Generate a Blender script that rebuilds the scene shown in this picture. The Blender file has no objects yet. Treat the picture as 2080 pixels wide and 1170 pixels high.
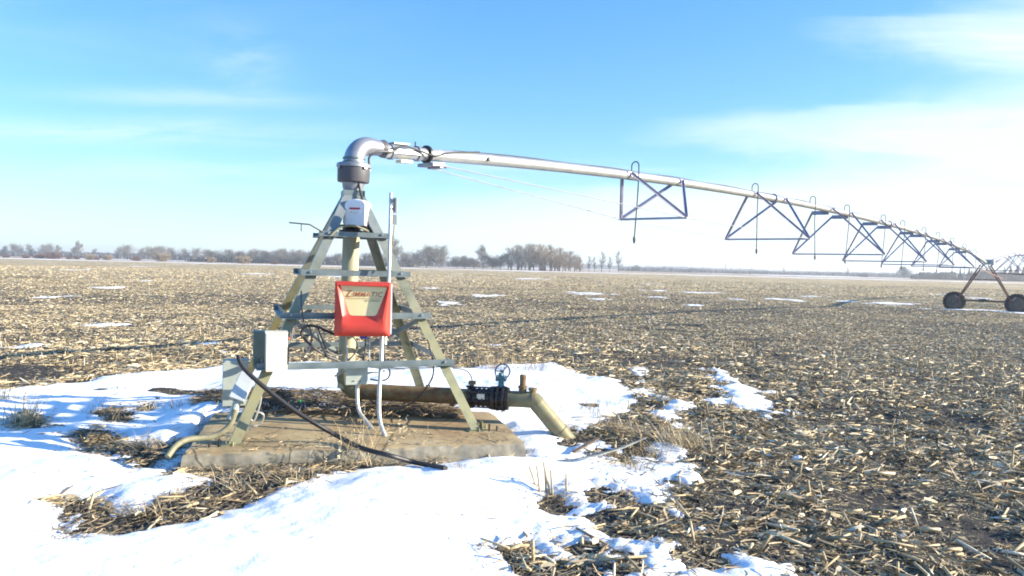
import bpy, math, random
import numpy as np
from mathutils import Vector, Matrix

random.seed(7)
RNG = np.random.default_rng(11)
scene = bpy.context.scene
col = scene.collection
R = math.radians
PI = math.pi

# ------------------------------------------------------------------ camera
EYE = Vector((0.0, 0.0, 2.2))
F = 1500.0                       # focal length in photo pixels (photo is 2080 wide)
PITCH, ROLL = R(1.72), R(1.4)
fwd = Vector((0, math.cos(PITCH), -math.sin(PITCH)))
up0 = Vector((0, math.sin(PITCH), math.cos(PITCH)))
rt0 = Vector((1, 0, 0))
rt = rt0 * math.cos(ROLL) + up0 * math.sin(ROLL)
up = up0 * math.cos(ROLL) - rt0 * math.sin(ROLL)
cam_data = bpy.data.cameras.new("camera")
cam = bpy.data.objects.new("camera", cam_data)
col.objects.link(cam)
cam_data.sensor_width = 36.0
cam_data.lens = F / 2080 * 36.0
cam_data.clip_start = 0.1
cam_data.clip_end = 20000
m = Matrix((rt, up, -fwd)).transposed().to_4x4()
m.translation = EYE
cam.matrix_world = m
scene.camera = cam

def ray(px, py):
    return fwd + rt * ((px - 1040) / F) - up * ((py - 585) / F)
def D(px, py, d):
    """point at ground distance d in front"""
    r = ray(px, py)
    return EYE + r * (d / r.y)
def G(px, py, z=0.0):
    r = ray(px, py)
    return EYE + r * ((z - EYE.z) / r.z)

# ------------------------------------------------------------------ frames
FL = G(462, 905, .15); FR = G(985, 881, .15)
SIDE = 2.93; ex = Vector((math.cos(R(20.5)), math.sin(R(20.5)), 0))
ey = Vector((-ex.y, ex.x, 0)); ez = Vector((0, 0, 1))
HS = SIDE / 2
CEN = FL + ex * HS + ey * HS; CEN.z = 0
AXV = Vector((.019, 0, 1))          # the tower leans a touch
ARM = CEN + Vector((.07, 0, 0))      # foot of the arm's own plumb line
def L(x, y, z):
    return CEN + ex * x + ey * y + AXV * z
def T(px, py, yl):
    """pixel onto the upright plane y = yl of the tower frame"""
    r = ray(px, py); p0 = CEN + ey * yl
    return EYE + r * ((p0 - EYE).dot(ey) / r.dot(ey))
TW1 = D(2004, 536, 49.3)
ua = Vector((TW1.x - ARM.x, TW1.y - ARM.y, 0)); SPAN = ua.length; ua.normalize()
wa = Vector((ua.y, -ua.x, 0))
def A(px, py):
    """pixel onto the upright plane of the arm -> (t, z)"""
    r = ray(px, py); k = (ARM - EYE).dot(wa) / r.dot(wa); p = EYE + r * k
    return (p - ARM).dot(ua), p.z
print("SIDE", SIDE, "CEN", CEN, "SPAN", SPAN, "ang", math.degrees(math.atan2(ex.y, ex.x)), math.degrees(math.atan2(ua.y, ua.x)))

# ------------------------------------------------------------------ noise
def _h(ix, iy, s):
    n = (ix.astype(np.int64) * 374761393 + iy.astype(np.int64) * 668265263 + s * 1442695041) & 0x7fffffff
    n = ((n ^ (n >> 13)) * 1274126177) & 0x7fffffff
    n = (n ^ (n >> 16)) & 0xffff
    return n / 65535.0
def vnoise(x, y, s=0):
    x = np.asarray(x, float); y = np.asarray(y, float)
    ix = np.floor(x); iy = np.floor(y); fx = x - ix; fy = y - iy
    fx = fx * fx * (3 - 2 * fx); fy = fy * fy * (3 - 2 * fy)
    a = _h(ix, iy, s); b = _h(ix + 1, iy, s); c = _h(ix, iy + 1, s); d = _h(ix + 1, iy + 1, s)
    return (a + (b - a) * fx) * (1 - fy) + (c + (d - c) * fx) * fy
def fbm(x, y, s=0, o=3):
    t = 0; a = 1.; n = 0
    for k in range(o):
        t = t + a * (vnoise(x * 2 ** k + 17.3 * k, y * 2 ** k - 9.1 * k, s + k) * 2 - 1); n += a; a *= .5
    return t / n
def sstep(a, b, x):
    t = np.clip((x - a) / (b - a), 0, 1); return t * t * (3 - 2 * t)

# ------------------------------------------------------------------ snow layout (ground plan in metres)
def plan(pts):
    return np.array([G(x, y, 0)[:2] for x, y in pts])
def sdf(poly, x, y):
    """signed distance, positive inside"""
    d = np.full(x.shape, 1e9); ins = np.zeros(x.shape, bool)
    n = len(poly)
    for i in range(n):
        a = poly[i]; b = poly[(i + 1) % n]
        e = b - a; wx = x - a[0]; wy = y - a[1]
        t = np.clip((wx * e[0] + wy * e[1]) / (e @ e + 1e-12), 0, 1)
        d = np.minimum(d, (wx - e[0] * t) ** 2 + (wy - e[1] * t) ** 2)
        c = ((a[1] > y) != (b[1] > y)) & (x < (b[0] - a[0]) * (y - a[1]) / (b[1] - a[1] + 1e-12) + a[0])
        ins ^= c
    d = np.sqrt(d)
    return np.where(ins, d, -d)
P_MAIN = plan([(-700, 830), (-300, 812), (0, 792), (96, 783), (192, 770), (308, 757), (385, 748), (450, 742), (560, 738), (690, 738), (800, 744), (950, 744),
    (1040, 740), (1120, 738), (1160, 748), (1200, 764), (1235, 762), (1290, 800), (1300, 812), (1280, 838), (1240, 850), (1200, 868), (1172, 884), (1130, 890),
    (1172, 900), (1230, 896), (1190, 925), (1240, 950), (1300, 960), (1330, 925), (1350, 895), (1375, 905), (1380, 950), (1395, 972), (1347, 986), (1353, 1022), (1382, 1055), (1432, 1066), (1484, 1082), (1440, 1092), (1412, 1096), (1460, 1114), (1512, 1120), (1562, 1150), (1580, 1185), (1500, 1230), (1500, 1500), (-700, 1500)])
P_HOLES = [plan(p) for p in (
    [(128, 1012), (175, 1008), (215, 1020), (262, 1035), (310, 1018), (390, 992), (425, 968), (405, 956), (440, 946), (600, 944), (735, 912), (800, 922), (750, 945), (660, 975), (560, 1005), (430, 1045), (330, 1072), (270, 1080), (180, 1085), (130, 1088), (135, 1058), (150, 1040)],
    [(140, 885), (200, 874), (262, 893), (330, 902), (365, 893), (356, 925), (318, 950), (262, 958), (243, 935), (170, 912)],
    [(25, 862), (50, 842), (82, 850), (70, 868)],
    [(195, 838), (225, 826), (262, 840), (258, 858), (235, 858)],
    [(285, 830), (300, 822), (325, 832), (300, 838)],
    [(1172, 1042), (1190, 1005), (1208, 987), (1289, 1004), (1347, 1028), (1384, 1053), (1409, 1086), (1398, 1101), (1344, 1101), (1278, 1097), (1262, 1079), (1216, 1075)],
    [(1104, 1000), (1140, 995), (1167, 1020), (1130, 1032), (1098, 1022)],
    [(1130, 885), (1165, 872), (1190, 893), (1160, 903)],
    [(1020, 1120), (1075, 1095), (1100, 1130), (1090, 1170), (1030, 1160)],
    [(1132, 1100), (1170, 1094), (1240, 1106), (1248, 1130), (1200, 1132), (1150, 1120)],
    [(1115, 1142), (1160, 1128), (1195, 1145), (1190, 1178), (1120, 1178)],
    [(1362, 1142), (1400, 1124), (1440, 1128), (1488, 1142), (1470, 1172), (1380, 1174)],
    [(1288, 1112), (1320, 1085), (1328, 1127), (1300, 1134)],
    [(1240, 1150), (1290, 1142), (1320, 1165), (1270, 1180)],
)]
P_PATCH = [plan(p) for p in (
    [(1440, 748), (1475, 752), (1500, 775), (1560, 790), (1580, 800), (1530, 806), (1590, 832), (1560, 836), (1480, 818), (1440, 830), (1450, 800)],
    [(1284, 750), (1302, 750), (1316, 790), (1380, 815), (1400, 830), (1350, 850), (1340, 830), (1296, 790)],
)]
SLAB_A = G(372, 925, .15)        # front corner of the pad
SX = G(1066, 900, .15) - SLAB_A; SX.z = 0; SX.normalize(); SY = Vector((-SX.y, SX.x, 0))
def slab_uv(x, y):
    dx = x - SLAB_A.x; dy = y - SLAB_A.y
    return dx * SX.x + dy * SX.y, dx * SY.x + dy * SY.y
SLAB_W, SLAB_D = (G(1066, 900, .15) - SLAB_A).dot(SX), 3.75
print("slab", SLAB_A, SLAB_W)
ELL = []
for cx, cy, rx, ry in ((1622, 926, 24, 9), (1604, 832, 22, 7), (1500, 832, 30, 8), (1560, 846, 26, 6), (1345, 838, 30, 10), (1380, 860, 22, 7), (1300, 800, 14, 10), (115, 602, 34, 4), (222, 584, 38, 2.5), (240, 657, 52, 7), (40, 704, 66, 8), (430, 698, 60, 6), (470, 712, 36, 6), (560, 716, 40, 6), (330, 650, 24, 3), (1010, 700, 20, 4),
                       (920, 616, 38, 4), (985, 600, 34, 3.5), (870, 585, 20, 2), (1200, 596, 52, 3), (1215, 607, 20, 2.5), (1330, 590, 26, 2), (1430, 594, 38, 2), (1345, 604, 22, 2.5), (1410, 620, 16, 2.5),
                       (1588, 608, 30, 3.5), (1655, 602, 30, 1.6), (1712, 611, 26, 2), (1815, 616, 52, 4), (1945, 628, 46, 2), (1990, 606, 26, 1.4), (2068, 634, 34, 4.5), (1500, 608, 18, 1.5), (1930, 598, 24, 1.2),
                       (690, 562, 26, 1.5), (520, 556, 24, 1.5), (160, 548, 28, 1.5), (1075, 566, 24, 1.5), (300, 570, 20, 1.6)):
    c = G(cx, cy); a = G(cx + rx, cy); b = G(cx, cy + ry)
    ELL.append((c.x, c.y, max((a - c).length, .1), max(abs(b.y - c.y), .1)))
def snow_v(x, y):
    """>0 where snow lies"""
    v = sdf(P_MAIN, x, y)
    for h in P_HOLES:
        v = np.minimum(v, -sdf(h, x, y))
    rag = sstep(-.4, 1.2, x) * np.maximum(sstep(10.5, 8.0, y), sstep(1.6, 2.6, x))
    for p in P_PATCH:
        v = np.maximum(v, sdf(p, x, y) - .08)
    su, sv = slab_uv(x, y)
    on = np.minimum(np.minimum(su + .06, SLAB_W + .06 - su), np.minimum(sv + .06, 2.15 - 0.20 * np.clip((su - 2.6) * 3, 0, 1.6) * 2.2 - sv))
    v = np.minimum(v, -on)
    v = v + (.19 + .20 * rag) * fbm(x * 2.1, y * 2.1, 5, 3) + (.075 + .13 * rag) * fbm(x * 8, y * 8, 9, 3) + .055 * rag
    return v
def mound(x, y):
    su, sv = slab_uv(x, y)
    d = np.maximum(np.maximum(-su, su - SLAB_W), np.maximum(-sv + 1.4, sv - SLAB_D))
    return .16 * sstep(.9, 0.0, d) * sstep(1.2, 2.1, sv) + .05 * sstep(-.5, 0, -np.abs(sv - 1) + .0)*0
def ground_z(x, y):
    r = np.sqrt(x * x + y * y)
    f = sstep(60, 15, r)
    z = f * (.05 * fbm(x * .7, y * .7, 21, 2) + .05 * fbm(x * 2.2, y * 2.2, 22, 4)) + (1 - f) * .03 * fbm(x * .25, y * .25, 23, 2) - .015
    nr = (r < 14) & (x < 1.5)
    if nr.any():
        xa, ya = x[nr], y[nr]; st = np.zeros(xa.shape)
        for h in P_HOLES[:2]: st = np.maximum(st, sstep(-.05, .18, sdf(h, xa, ya)))
        z = np.array(z, float); z[nr] += st * (.065 * (fbm(xa * 4.2, ya * 4.2, 61, 3) + .25) + .03 * np.abs(fbm(xa * 12, ya * 12, 62, 3)) + .012 * fbm(xa * 30, ya * 30, 63, 2))
    su, sv = slab_uv(x, y)
    ins = np.minimum(np.minimum(su + .15, SLAB_W + .15 - su), np.minimum(sv + .15, SLAB_D + .15 - sv))
    k = sstep(-.5, .1, ins)
    z = z * (1 - k) + (-.03) * k
    return z
def snow_z(x, y):
    v = snow_v(x, y)
    g = ground_z(x, y)
    su, sv = slab_uv(x, y)
    front = sstep(.2, -1.2, sv)
    rag = sstep(-.4, 1.2, x); th = (.045 + .09 * front * (1 - .6 * rag)) * np.tanh(v / (.20 + .25 * front * (1 - rag)))
    k = sstep(0, .4, v)
    und = (.072 - .03 * sstep(.0, -2.0, slab_uv(x, y)[1])) * fbm(x * .75 + 3, y * .75, 31, 2) + (.033 - .016 * sstep(-.3, -2.0, slab_uv(x, y)[1])) * fbm(x * 2.4, y * 2.4, 33, 3) * (.4 + .9 * vnoise(x * .6, y * .6, 38)) + .010 * fbm(x * 9, y * 9, 36, 3) * sstep(.35, .8, vnoise(x * .9 + 5, y * .9, 39))
    return g * (1 - .5 * k) + th + k * und + mound(x, y) * sstep(-.1, .15, v), v

# ------------------------------------------------------------------ mesh builder
def tag(o, label=None, cat=None, group=None, kind=None):
    if label: o["label"] = label
    if cat: o["category"] = cat
    if group: o["group"] = group
    if kind: o["kind"] = kind
    return o
def root_of(o):
    while o.parent: o = o.parent
    return o
def empty(name, loc, label, cat, group=None):
    o = bpy.data.objects.new(name, None); col.objects.link(o)
    o.location = loc; o.empty_display_size = .2
    return tag(o, label, cat, group)
def link_mesh(name, me, mat, parent=None, loc=None):
    o = bpy.data.objects.new(name, me); col.objects.link(o)
    if mat: me.materials.append(mat)
    if parent: o.parent = parent
    if loc is not None: o.location = loc
    return o
class MB:
    def __init__(s): s.v = []; s.f = []
    def add(s, vs, fs):
        n = len(s.v); s.v += [Vector(v) for v in vs]; s.f += [tuple(i + n for i in f) for f in fs]; return s
    def box(s, c, ax, ay, az, hx, hy, hz):
        c = Vector(c); vs = [c + ax * (hx * i) + ay * (hy * j) + az * (hz * k) for k in (-1, 1) for j in (-1, 1) for i in (-1, 1)]
        return s.add(vs, [(0, 2, 3, 1), (4, 5, 7, 6), (0, 1, 5, 4), (1, 3, 7, 5), (3, 2, 6, 7), (2, 0, 4, 6)])
    def bar(s, p0, p1, w, h, upv=ez):
        p0 = Vector(p0); p1 = Vector(p1); d = (p1 - p0); l = d.length; d.normalize()
        side = d.cross(upv)
        if side.length < 1e-4: side = d.cross(Vector((0, 1, 0)))
        side.normalize(); u2 = side.cross(d)
        return s.box((p0 + p1) / 2, d, side, u2, l / 2, w / 2, h / 2)
    def angle(s, p0, p1, d1, d2, w, t=.009):
        """L-section with its corner on p0-p1, flanges along d1 and d2"""
        p0 = Vector(p0); p1 = Vector(p1)
        sec = [Vector((0, 0, 0)), d1 * w, d1 * w + d2 * t, d1 * t + d2 * t, d1 * t + d2 * w, d2 * w]
        vs = [p0 + q for q in sec] + [p1 + q for q in sec]
        fs = [(i, (i + 1) % 6, (i + 1) % 6 + 6, i + 6) for i in range(6)] + [(0, 3, 2, 1), (0, 5, 4, 3), (6, 7, 8, 9), (6, 9, 10, 11)]
        return s.add(vs, fs)
    def tube(s, pts, r, n=10, cap=True, smooth=0):
        pts = [Vector(p) for p in pts]
        rr = list(r) if hasattr(r, '__len__') else [r] * len(pts)
        if smooth and len(pts) > 2:
            P = [pts[0]] + pts + [pts[-1]]; out = []; ro = []
            for i in range(1, len(P) - 2):
                for k in range(smooth):
                    t = k / smooth; a, b, c, d = P[i - 1], P[i], P[i + 1], P[i + 2]
                    out.append(.5 * ((2 * b) + (c - a) * t + (2 * a - 5 * b + 4 * c - d) * t * t + (3 * b - a - 3 * c + d) * t ** 3))
                    ro.append(rr[i - 1] * (1 - t) + rr[min(i, len(rr) - 1)] * t)
            out.append(pts[-1]); ro.append(rr[-1]); pts, rr = out, ro
        vs = []; fs = []; nrm = None
        for i, p in enumerate(pts):
            d = (pts[min(i + 1, len(pts) - 1)] - pts[max(i - 1, 0)])
            if d.length < 1e-9: d = Vector((0, 0, 1))
            d.normalize()
            if nrm is None:
                nrm = d.cross(ez) if abs(d.z) < .95 else d.cross(Vector((0, 1, 0)))
            nrm = (nrm - d * nrm.dot(d)); nrm.normalize(); b = d.cross(nrm)
            for k in range(n):
                a = 2 * PI * k / n; vs.append(p + (nrm * math.cos(a) + b * math.sin(a)) * rr[i])
        m_ = len(pts)
        for i in range(m_ - 1):
            for k in range(n):
                k2 = (k + 1) % n; fs.append((i * n + k, i * n + k2, (i + 1) * n + k2, (i + 1) * n + k))
        if cap: fs += [tuple(range(n - 1, -1, -1)), tuple(range((m_ - 1) * n, m_ * n))]
        return s.add(vs, fs)
    def lathe(s, c, axis, prof, n=28):
        """closed profile of (radius, height) turned about an axis"""
        c = Vector(c); axis = Vector(axis).normalized()
        a = axis.cross(ez) if abs(axis.z) < .9 else axis.cross(Vector((0, 1, 0)))
        a.normalize(); b = axis.cross(a)
        vs = [c + axis * h + (a * math.cos(2 * PI * k / n) + b * math.sin(2 * PI * k / n)) * r for r, h in prof for k in range(n)]
        fs = [(i * n + k, i * n + (k + 1) % n, (i + 1) * n + (k + 1) % n, (i + 1) * n + k) for i in range(len(prof) - 1) for k in range(n)]
        fs += [tuple(range(n - 1, -1, -1)), tuple(range((len(prof) - 1) * n, len(prof) * n))]
        return s.add(vs, fs)
    def build(s, name, mat, parent=None, smooth=False, bevel=0, loc=None):
        o0 = Vector((0, 0, 0))
        if parent: o0 = root_of(parent).location
        elif loc is not None: o0 = Vector(loc)
        me = bpy.data.meshes.new(name); me.from_pydata([tuple(v - o0) for v in s.v], [], s.f); me.update()
        o = link_mesh(name, me, mat, parent, loc if not parent else None)
        if smooth:
            me.polygons.foreach_set("use_smooth", [True] * len(me.polygons))
            try: me.set_sharp_from_angle(angle=R(38))
            except Exception: pass
        if bevel:
            b = o.modifiers.new("bevel", "BEVEL"); b.width = bevel; b.segments = 2; b.limit_method = 'ANGLE'
        return o
def build_each(g, name, mat, parent, smooth=False):
    """every loose piece of g becomes an object of its own"""
    par = list(range(len(g.v)))
    def fd(i):
        while par[i] != i: par[i] = par[par[i]]; i = par[i]
        return i
    for f in g.f:
        for i in f[1:]: par[fd(i)] = fd(f[0])
    sets = {}
    for f in g.f: sets.setdefault(fd(f[0]), []).append(f)
    out = []
    for fs in sets.values():
        ids = sorted({i for f in fs for i in f}); mp = {j: k for k, j in enumerate(ids)}
        h = MB(); h.v = [g.v[i] for i in ids]; h.f = [tuple(mp[i] for i in f) for f in fs]; out.append(h.build(name, mat, parent, smooth=smooth))
    return out
def np_mesh(name, V, Q, mat, parent=None, attr=None, smooth=False):
    me = bpy.data.meshes.new(name)
    V = np.ascontiguousarray(V, np.float32); Q = np.ascontiguousarray(Q, np.int32)
    me.vertices.add(len(V)); me.vertices.foreach_set("co", V.ravel())
    k = Q.shape[1]
    me.loops.add(Q.size); me.loops.foreach_set("vertex_index", Q.ravel())
    me.polygons.add(len(Q)); me.polygons.foreach_set("loop_start", np.arange(0, Q.size, k, dtype=np.int32))
    me.update(calc_edges=True)
    if smooth: me.polygons.foreach_set("use_smooth", np.ones(len(Q), bool))
    if attr is not None:
        a = me.attributes.new("tint", 'FLOAT', 'POINT'); a.data.foreach_set("value", np.ascontiguousarray(attr, np.float32))
    return link_mesh(name, me, mat, parent)

# ------------------------------------------------------------------ materials
def nt(mat): return mat.node_tree.nodes, mat.node_tree.links
def new_mat(name):
    m_ = bpy.data.materials.new(name); m_.use_nodes = True
    return m_, m_.node_tree.nodes, m_.node_tree.links, m_.node_tree.nodes["Principled BSDF"]
def ramp(n, stops, interp='LINEAR'):
    r = n.new("ShaderNodeValToRGB"); r.color_ramp.interpolation = interp
    e = r.color_ramp.elements
    while len(e) > 1: e.remove(e[-1])
    e[0].position = stops[0][0]; e[0].color = (*stops[0][1], 1)
    for p, c in stops[1:]:
        k = e.new(p); k.color = (*c, 1)
    return r
def paint(name, c1, c2=None, rough=.5, metal=0., scale=6., dirt=None, dirt_amt=.5, bump=.0, coat=0., stretch=None, spec=.5):
    m_, n, l, b = new_mat(name)
    tc = n.new("ShaderNodeNewGeometry")
    src = tc.outputs["Position"]
    if stretch:
        mp = n.new("ShaderNodeMapping"); mp.inputs["Scale"].default_value = stretch; l.new(src, mp.inputs[0]); src = mp.outputs[0]
    nz = n.new("ShaderNodeTexNoise"); nz.inputs["Scale"].default_value = scale; nz.inputs["Detail"].default_value = 6; l.new(src, nz.inputs["Vector"])
    c2 = c2 or tuple(x * .75 for x in c1)
    rp = ramp(n, [(.35, c2), (.62, c1)]); l.new(nz.outputs["Fac"], rp.inputs[0])
    out = rp.outputs[0]
    if dirt:
        nz2 = n.new("ShaderNodeTexNoise"); nz2.inputs["Scale"].default_value = scale * 2.3; nz2.inputs["Detail"].default_value = 8; nz2.inputs["Roughness"].default_value = .65
        l.new(src, nz2.inputs["Vector"])
        r2 = ramp(n, [(.62 - .3 * dirt_amt, (0, 0, 0)), (.80 - .3 * dirt_amt, (1, 1, 1))]); l.new(nz2.outputs["Fac"], r2.inputs[0])
        mx = n.new("ShaderNodeMix"); mx.data_type = 'RGBA'; l.new(r2.outputs[0], mx.inputs["Factor"]); l.new(out, mx.inputs["A"]); mx.inputs["B"].default_value = (*dirt, 1)
        out = mx.outputs["Result"]
        if metal:
            mm = n.new("ShaderNodeMath"); mm.operation = 'MULTIPLY_ADD'; l.new(r2.outputs[0], mm.inputs[0]); mm.inputs[1].default_value = -metal * .8; mm.inputs[2].default_value = metal
            l.new(mm.outputs[0], b.inputs["Metallic"])
    else:
        b.inputs["Metallic"].default_value = metal
    l.new(out, b.inputs["Base Color"])
    rr = n.new("ShaderNodeMapRange"); l.new(nz.outputs["Fac"], rr.inputs["Value"])
    rr.inputs["To Min"].default_value = min(1, rough + .12); rr.inputs["To Max"].default_value = max(.05, rough - .12); l.new(rr.outputs[0], b.inputs["Roughness"])
    b.inputs["Specular IOR Level"].default_value = spec
    if coat: b.inputs["Coat Weight"].default_value = coat
    if bump:
        bp = n.new("ShaderNodeBump"); bp.inputs["Strength"].default_value = bump; bp.inputs["Distance"].default_value = .01
        nz3 = n.new("ShaderNodeTexNoise"); nz3.inputs["Scale"].default_value = scale * 6; nz3.inputs["Detail"].default_value = 5; l.new(src, nz3.inputs["Vector"])
        l.new(nz3.outputs["Fac"], bp.inputs["Height"]); l.new(bp.outputs[0], b.inputs["Normal"])
    return m_
M = {}
def leg_mat():
    m_ = paint("galvanised_leg", (.27, .30, .295), (.19, .22, .225), .48, .4, 5)
    n, l = nt(m_); b = n["Principled BSDF"]; src = b.inputs["Base Color"].links[0].from_socket
    g = n.new("ShaderNodeNewGeometry"); sx = n.new("ShaderNodeSeparateXYZ"); l.new(g.outputs["Position"], sx.inputs[0])
    nz = n.new("ShaderNodeTexNoise"); nz.inputs["Scale"].default_value = 4; nz.inputs["Detail"].default_value = 7; l.new(g.outputs["Position"], nz.inputs["Vector"])
    ad = n.new("ShaderNodeMath"); ad.operation = 'MULTIPLY_ADD'; l.new(nz.outputs["Fac"], ad.inputs[0]); ad.inputs[1].default_value = 1.6; l.new(sx.outputs["Z"], ad.inputs[2])
    mr = n.new("ShaderNodeMapRange"); l.new(ad.outputs[0], mr.inputs["Value"]); mr.inputs["From Min"].default_value = 2.3; mr.inputs["From Max"].default_value = 3.4; mr.inputs["To Min"].default_value = .9; mr.inputs["To Max"].default_value = .0
    mx = n.new("ShaderNodeMix"); mx.data_type = 'RGBA'; l.new(mr.outputs[0], mx.inputs["Factor"]); l.new(src, mx.inputs["A"])
    rp = ramp(n, [(.33, (.155, .16, .10)), (.5, (.27, .26, .145)), (.62, (.30, .27, .13)), (.72, (.24, .17, .07))]); l.new(nz.outputs["Fac"], rp.inputs[0]); l.new(rp.outputs[0], mx.inputs["B"])
    l.new(mx.outputs["Result"], b.inputs["Base Color"])
    # run marks
    return m_
M['galv'] = leg_mat()
M['galv_bar'] = paint("galvanised_bar", (.20, .24, .25), (.135, .17, .18), .45, .45, 6)  # darker than the legs: shade on the bar faces put into the colour
M['zinc'] = paint("bright_zinc", (.34, .35, .39), (.25, .26, .30), .45, .6, 5)
M['pipe'] = paint("arm_pipe_zinc", (.50, .51, .52), (.38, .40, .42), .38, .6, 3, dirt=(.34, .35, .33), dirt_amt=.35, stretch=(1, 1, 2.5))
M['truss'] = paint("truss_steel", (.32, .32, .44), (.24, .24, .35), .5, .3, 4)  # galvanised steel with shade and violet lens fringing put into its colour
M['rusttruss'] = paint("weathered_red_steel", (.15, .065, .06), (.10, .055, .06), .6, .2, 4)
M['rod'] = paint("truss_rod_steel", (.40, .40, .42), None, .45, .4, 5)
M['drum'] = paint("grey_plastic_drum", (.085, .085, .10), (.065, .065, .08), .5, 0, 5)
M['riser'] = paint("weathered_riser", (.42, .40, .27), (.32, .31, .22), .55, .15, 5, dirt=(.36, .30, .14), dirt_amt=.45, stretch=(1, 1, .35))
M['rustpipe'] = paint("rust_stained_pipe", (.20, .155, .075), (.13, .10, .05), .7, .1, 5, dirt=(.13, .062, .025), dirt_amt=.6, bump=.2)
M['olive'] = paint("olive_stained_pipe", (.215, .20, .11), (.15, .145, .085), .6, .15, 5, dirt=(.23, .13, .06), dirt_amt=.3)
M['black'] = paint("black_rubber", (.018, .018, .022), (.012, .012, .014), .5, 0, 8)
M['blackmetal'] = paint("black_coupling", (.022, .022, .026), (.012, .012, .014), .45, .2, 20, dirt=(.10, .055, .035), dirt_amt=.3)
M['teal'] = paint("teal_valve_paint", (.03, .16, .22), (.02, .11, .16), .4, 0, 12)
M['wheelblue'] = paint("blue_black_handwheel", (.02, .05, .09), None, .4, .1, 12)
M['whitebox'] = paint("white_plastic", (.80, .80, .82), (.74, .74, .77), .45, 0, 5)
M['cream'] = paint("cream_enamel", (.74, .69, .55), (.68, .63, .49), .45, 0, 8, dirt=(.50, .40, .24), dirt_amt=.22)
M['greybox'] = paint("grey_green_box", (.36, .40, .36), (.30, .34, .31), .5, .1, 6)
M['darkbox'] = paint("dark_olive_box", (.17, .20, .16), (.13, .16, .13), .5, .1, 6)
M['greymetal'] = paint("pale_grey_box", (.50, .53, .55), (.43, .46, .48), .42, .3, 5)
M['red'] = paint("red_plastic", (.58, .050, .030), (.50, .042, .028), .42, 0, 4, dirt=(.50, .06, .05), dirt_amt=.2)
M['face'] = paint("cream_decal", (.72, .62, .34), (.69, .59, .31), .4, 0, 3)
M['lettering'] = paint("orange_brown_ink", (.40, .12, .045), (.36, .11, .04), .6, 0, 30)
M['ink'] = paint("grey_ink", (.22, .20, .16), None, .5, 0, 30)
M['stickerred'] = paint("sticker_red", (.55, .04, .05), None, .5, 0, 30)
M['stickerwhite'] = paint("sticker_white", (.82, .82, .80), None, .5, 0, 30)
M['stickeryellow'] = paint("sticker_ochre", (.62, .52, .16), None, .5, 0, 30)
M['conduit'] = paint("steel_conduit", (.62, .61, .57), (.52, .51, .47), .35, .6, 9, dirt=(.36, .18, .08), dirt_amt=.15)
M['cable'] = paint("grey_cable", (.06, .065, .075), None, .5, 0, 9)
M['palecable'] = paint("pale_flexible_conduit", (.21, .20, .125), (.15, .14, .09), .6, 0, 14)
M['bluecap'] = paint("blue_plastic", (.03, .05, .35), None, .4, 0, 9)
M['wood'] = paint("weathered_plank", (.15, .115, .085), (.075, .058, .045), .85, 0, 5, stretch=(3, 8, 8), bump=.5)
M['green'] = paint("green_plastic", (.02, .30, .14), None, .5, 0, 9)
M['strip'] = paint("dull_metal_strip", (.30, .32, .30), (.16, .17, .16), .6, .2, 6, dirt=(.12, .10, .07), dirt_amt=.5)
M['tyre'] = paint("tyre_rubber", (.022, .022, .026), None, .8, 0, 5, dirt=(.09, .075, .055), dirt_amt=.3)
M['rim'] = paint("rusty_rim", (.10, .085, .07), (.07, .06, .05), .7, .1, 3)
M['bark'] = paint("bark", (.17, .145, .13), (.12, .10, .09), .9, 0, 2)
M['twig'] = paint("twigs", (.20, .185, .165), (.14, .13, .115), .9, 0, .25)
M['twigred'] = paint("russet_twigs", (.17, .085, .07), (.11, .06, .055), .9, 0, .5)
M['twigtan'] = paint("tan_twigs", (.30, .235, .165), (.22, .165, .115), .9, 0, .3)
M['needle'] = paint("dark_needles", (.030, .045, .040), (.020, .030, .028), .85, 0, .6)
M['wood_far'] = paint("far_woods", (.105, .10, .11), (.07, .07, .08), .95, 0, .02)
M['weed'] = paint("dry_weed_stems", (.30, .22, .13), (.20, .15, .09), .85, 0, 4)
M['white'] = M['stickerwhite']

def grass_mat():
    m_, n, l, b = new_mat("dry_straw")
    at = n.new("ShaderNodeAttribute"); at.attribute_name = "tint"
    rp = ramp(n, [(0, (.075, .058, .042)), (.22, (.20, .155, .10)), (.45, (.395, .31, .185)), (.7, (.56, .465, .295)), (.9, (.71, .63, .46)), (1, (.79, .74, .62))])
    l.new(at.outputs["Fac"], rp.inputs[0])
    g = n.new("ShaderNodeNewGeometry"); nz = n.new("ShaderNodeTexNoise"); nz.inputs["Scale"].default_value = 45; nz.inputs["Detail"].default_value = 3
    l.new(g.outputs["Position"], nz.inputs["Vector"])
    r2 = ramp(n, [(.3, (.62, .6, .58)), (.65, (1.08, 1.06, 1.02))]); l.new(nz.outputs["Fac"], r2.inputs[0])
    mx = n.new("ShaderNodeMix"); mx.data_type = 'RGBA'; mx.blend_type = 'MULTIPLY'; mx.inputs["Factor"].default_value = .8
    l.new(rp.outputs[0], mx.inputs["A"]); l.new(r2.outputs[0], mx.inputs["B"]); l.new(mx.outputs["Result"], b.inputs["Base Color"])
    b.inputs["Roughness"].default_value = .62; b.inputs["Specular IOR Level"].default_value = .35
    return m_
M['straw'] = grass_mat()

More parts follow.
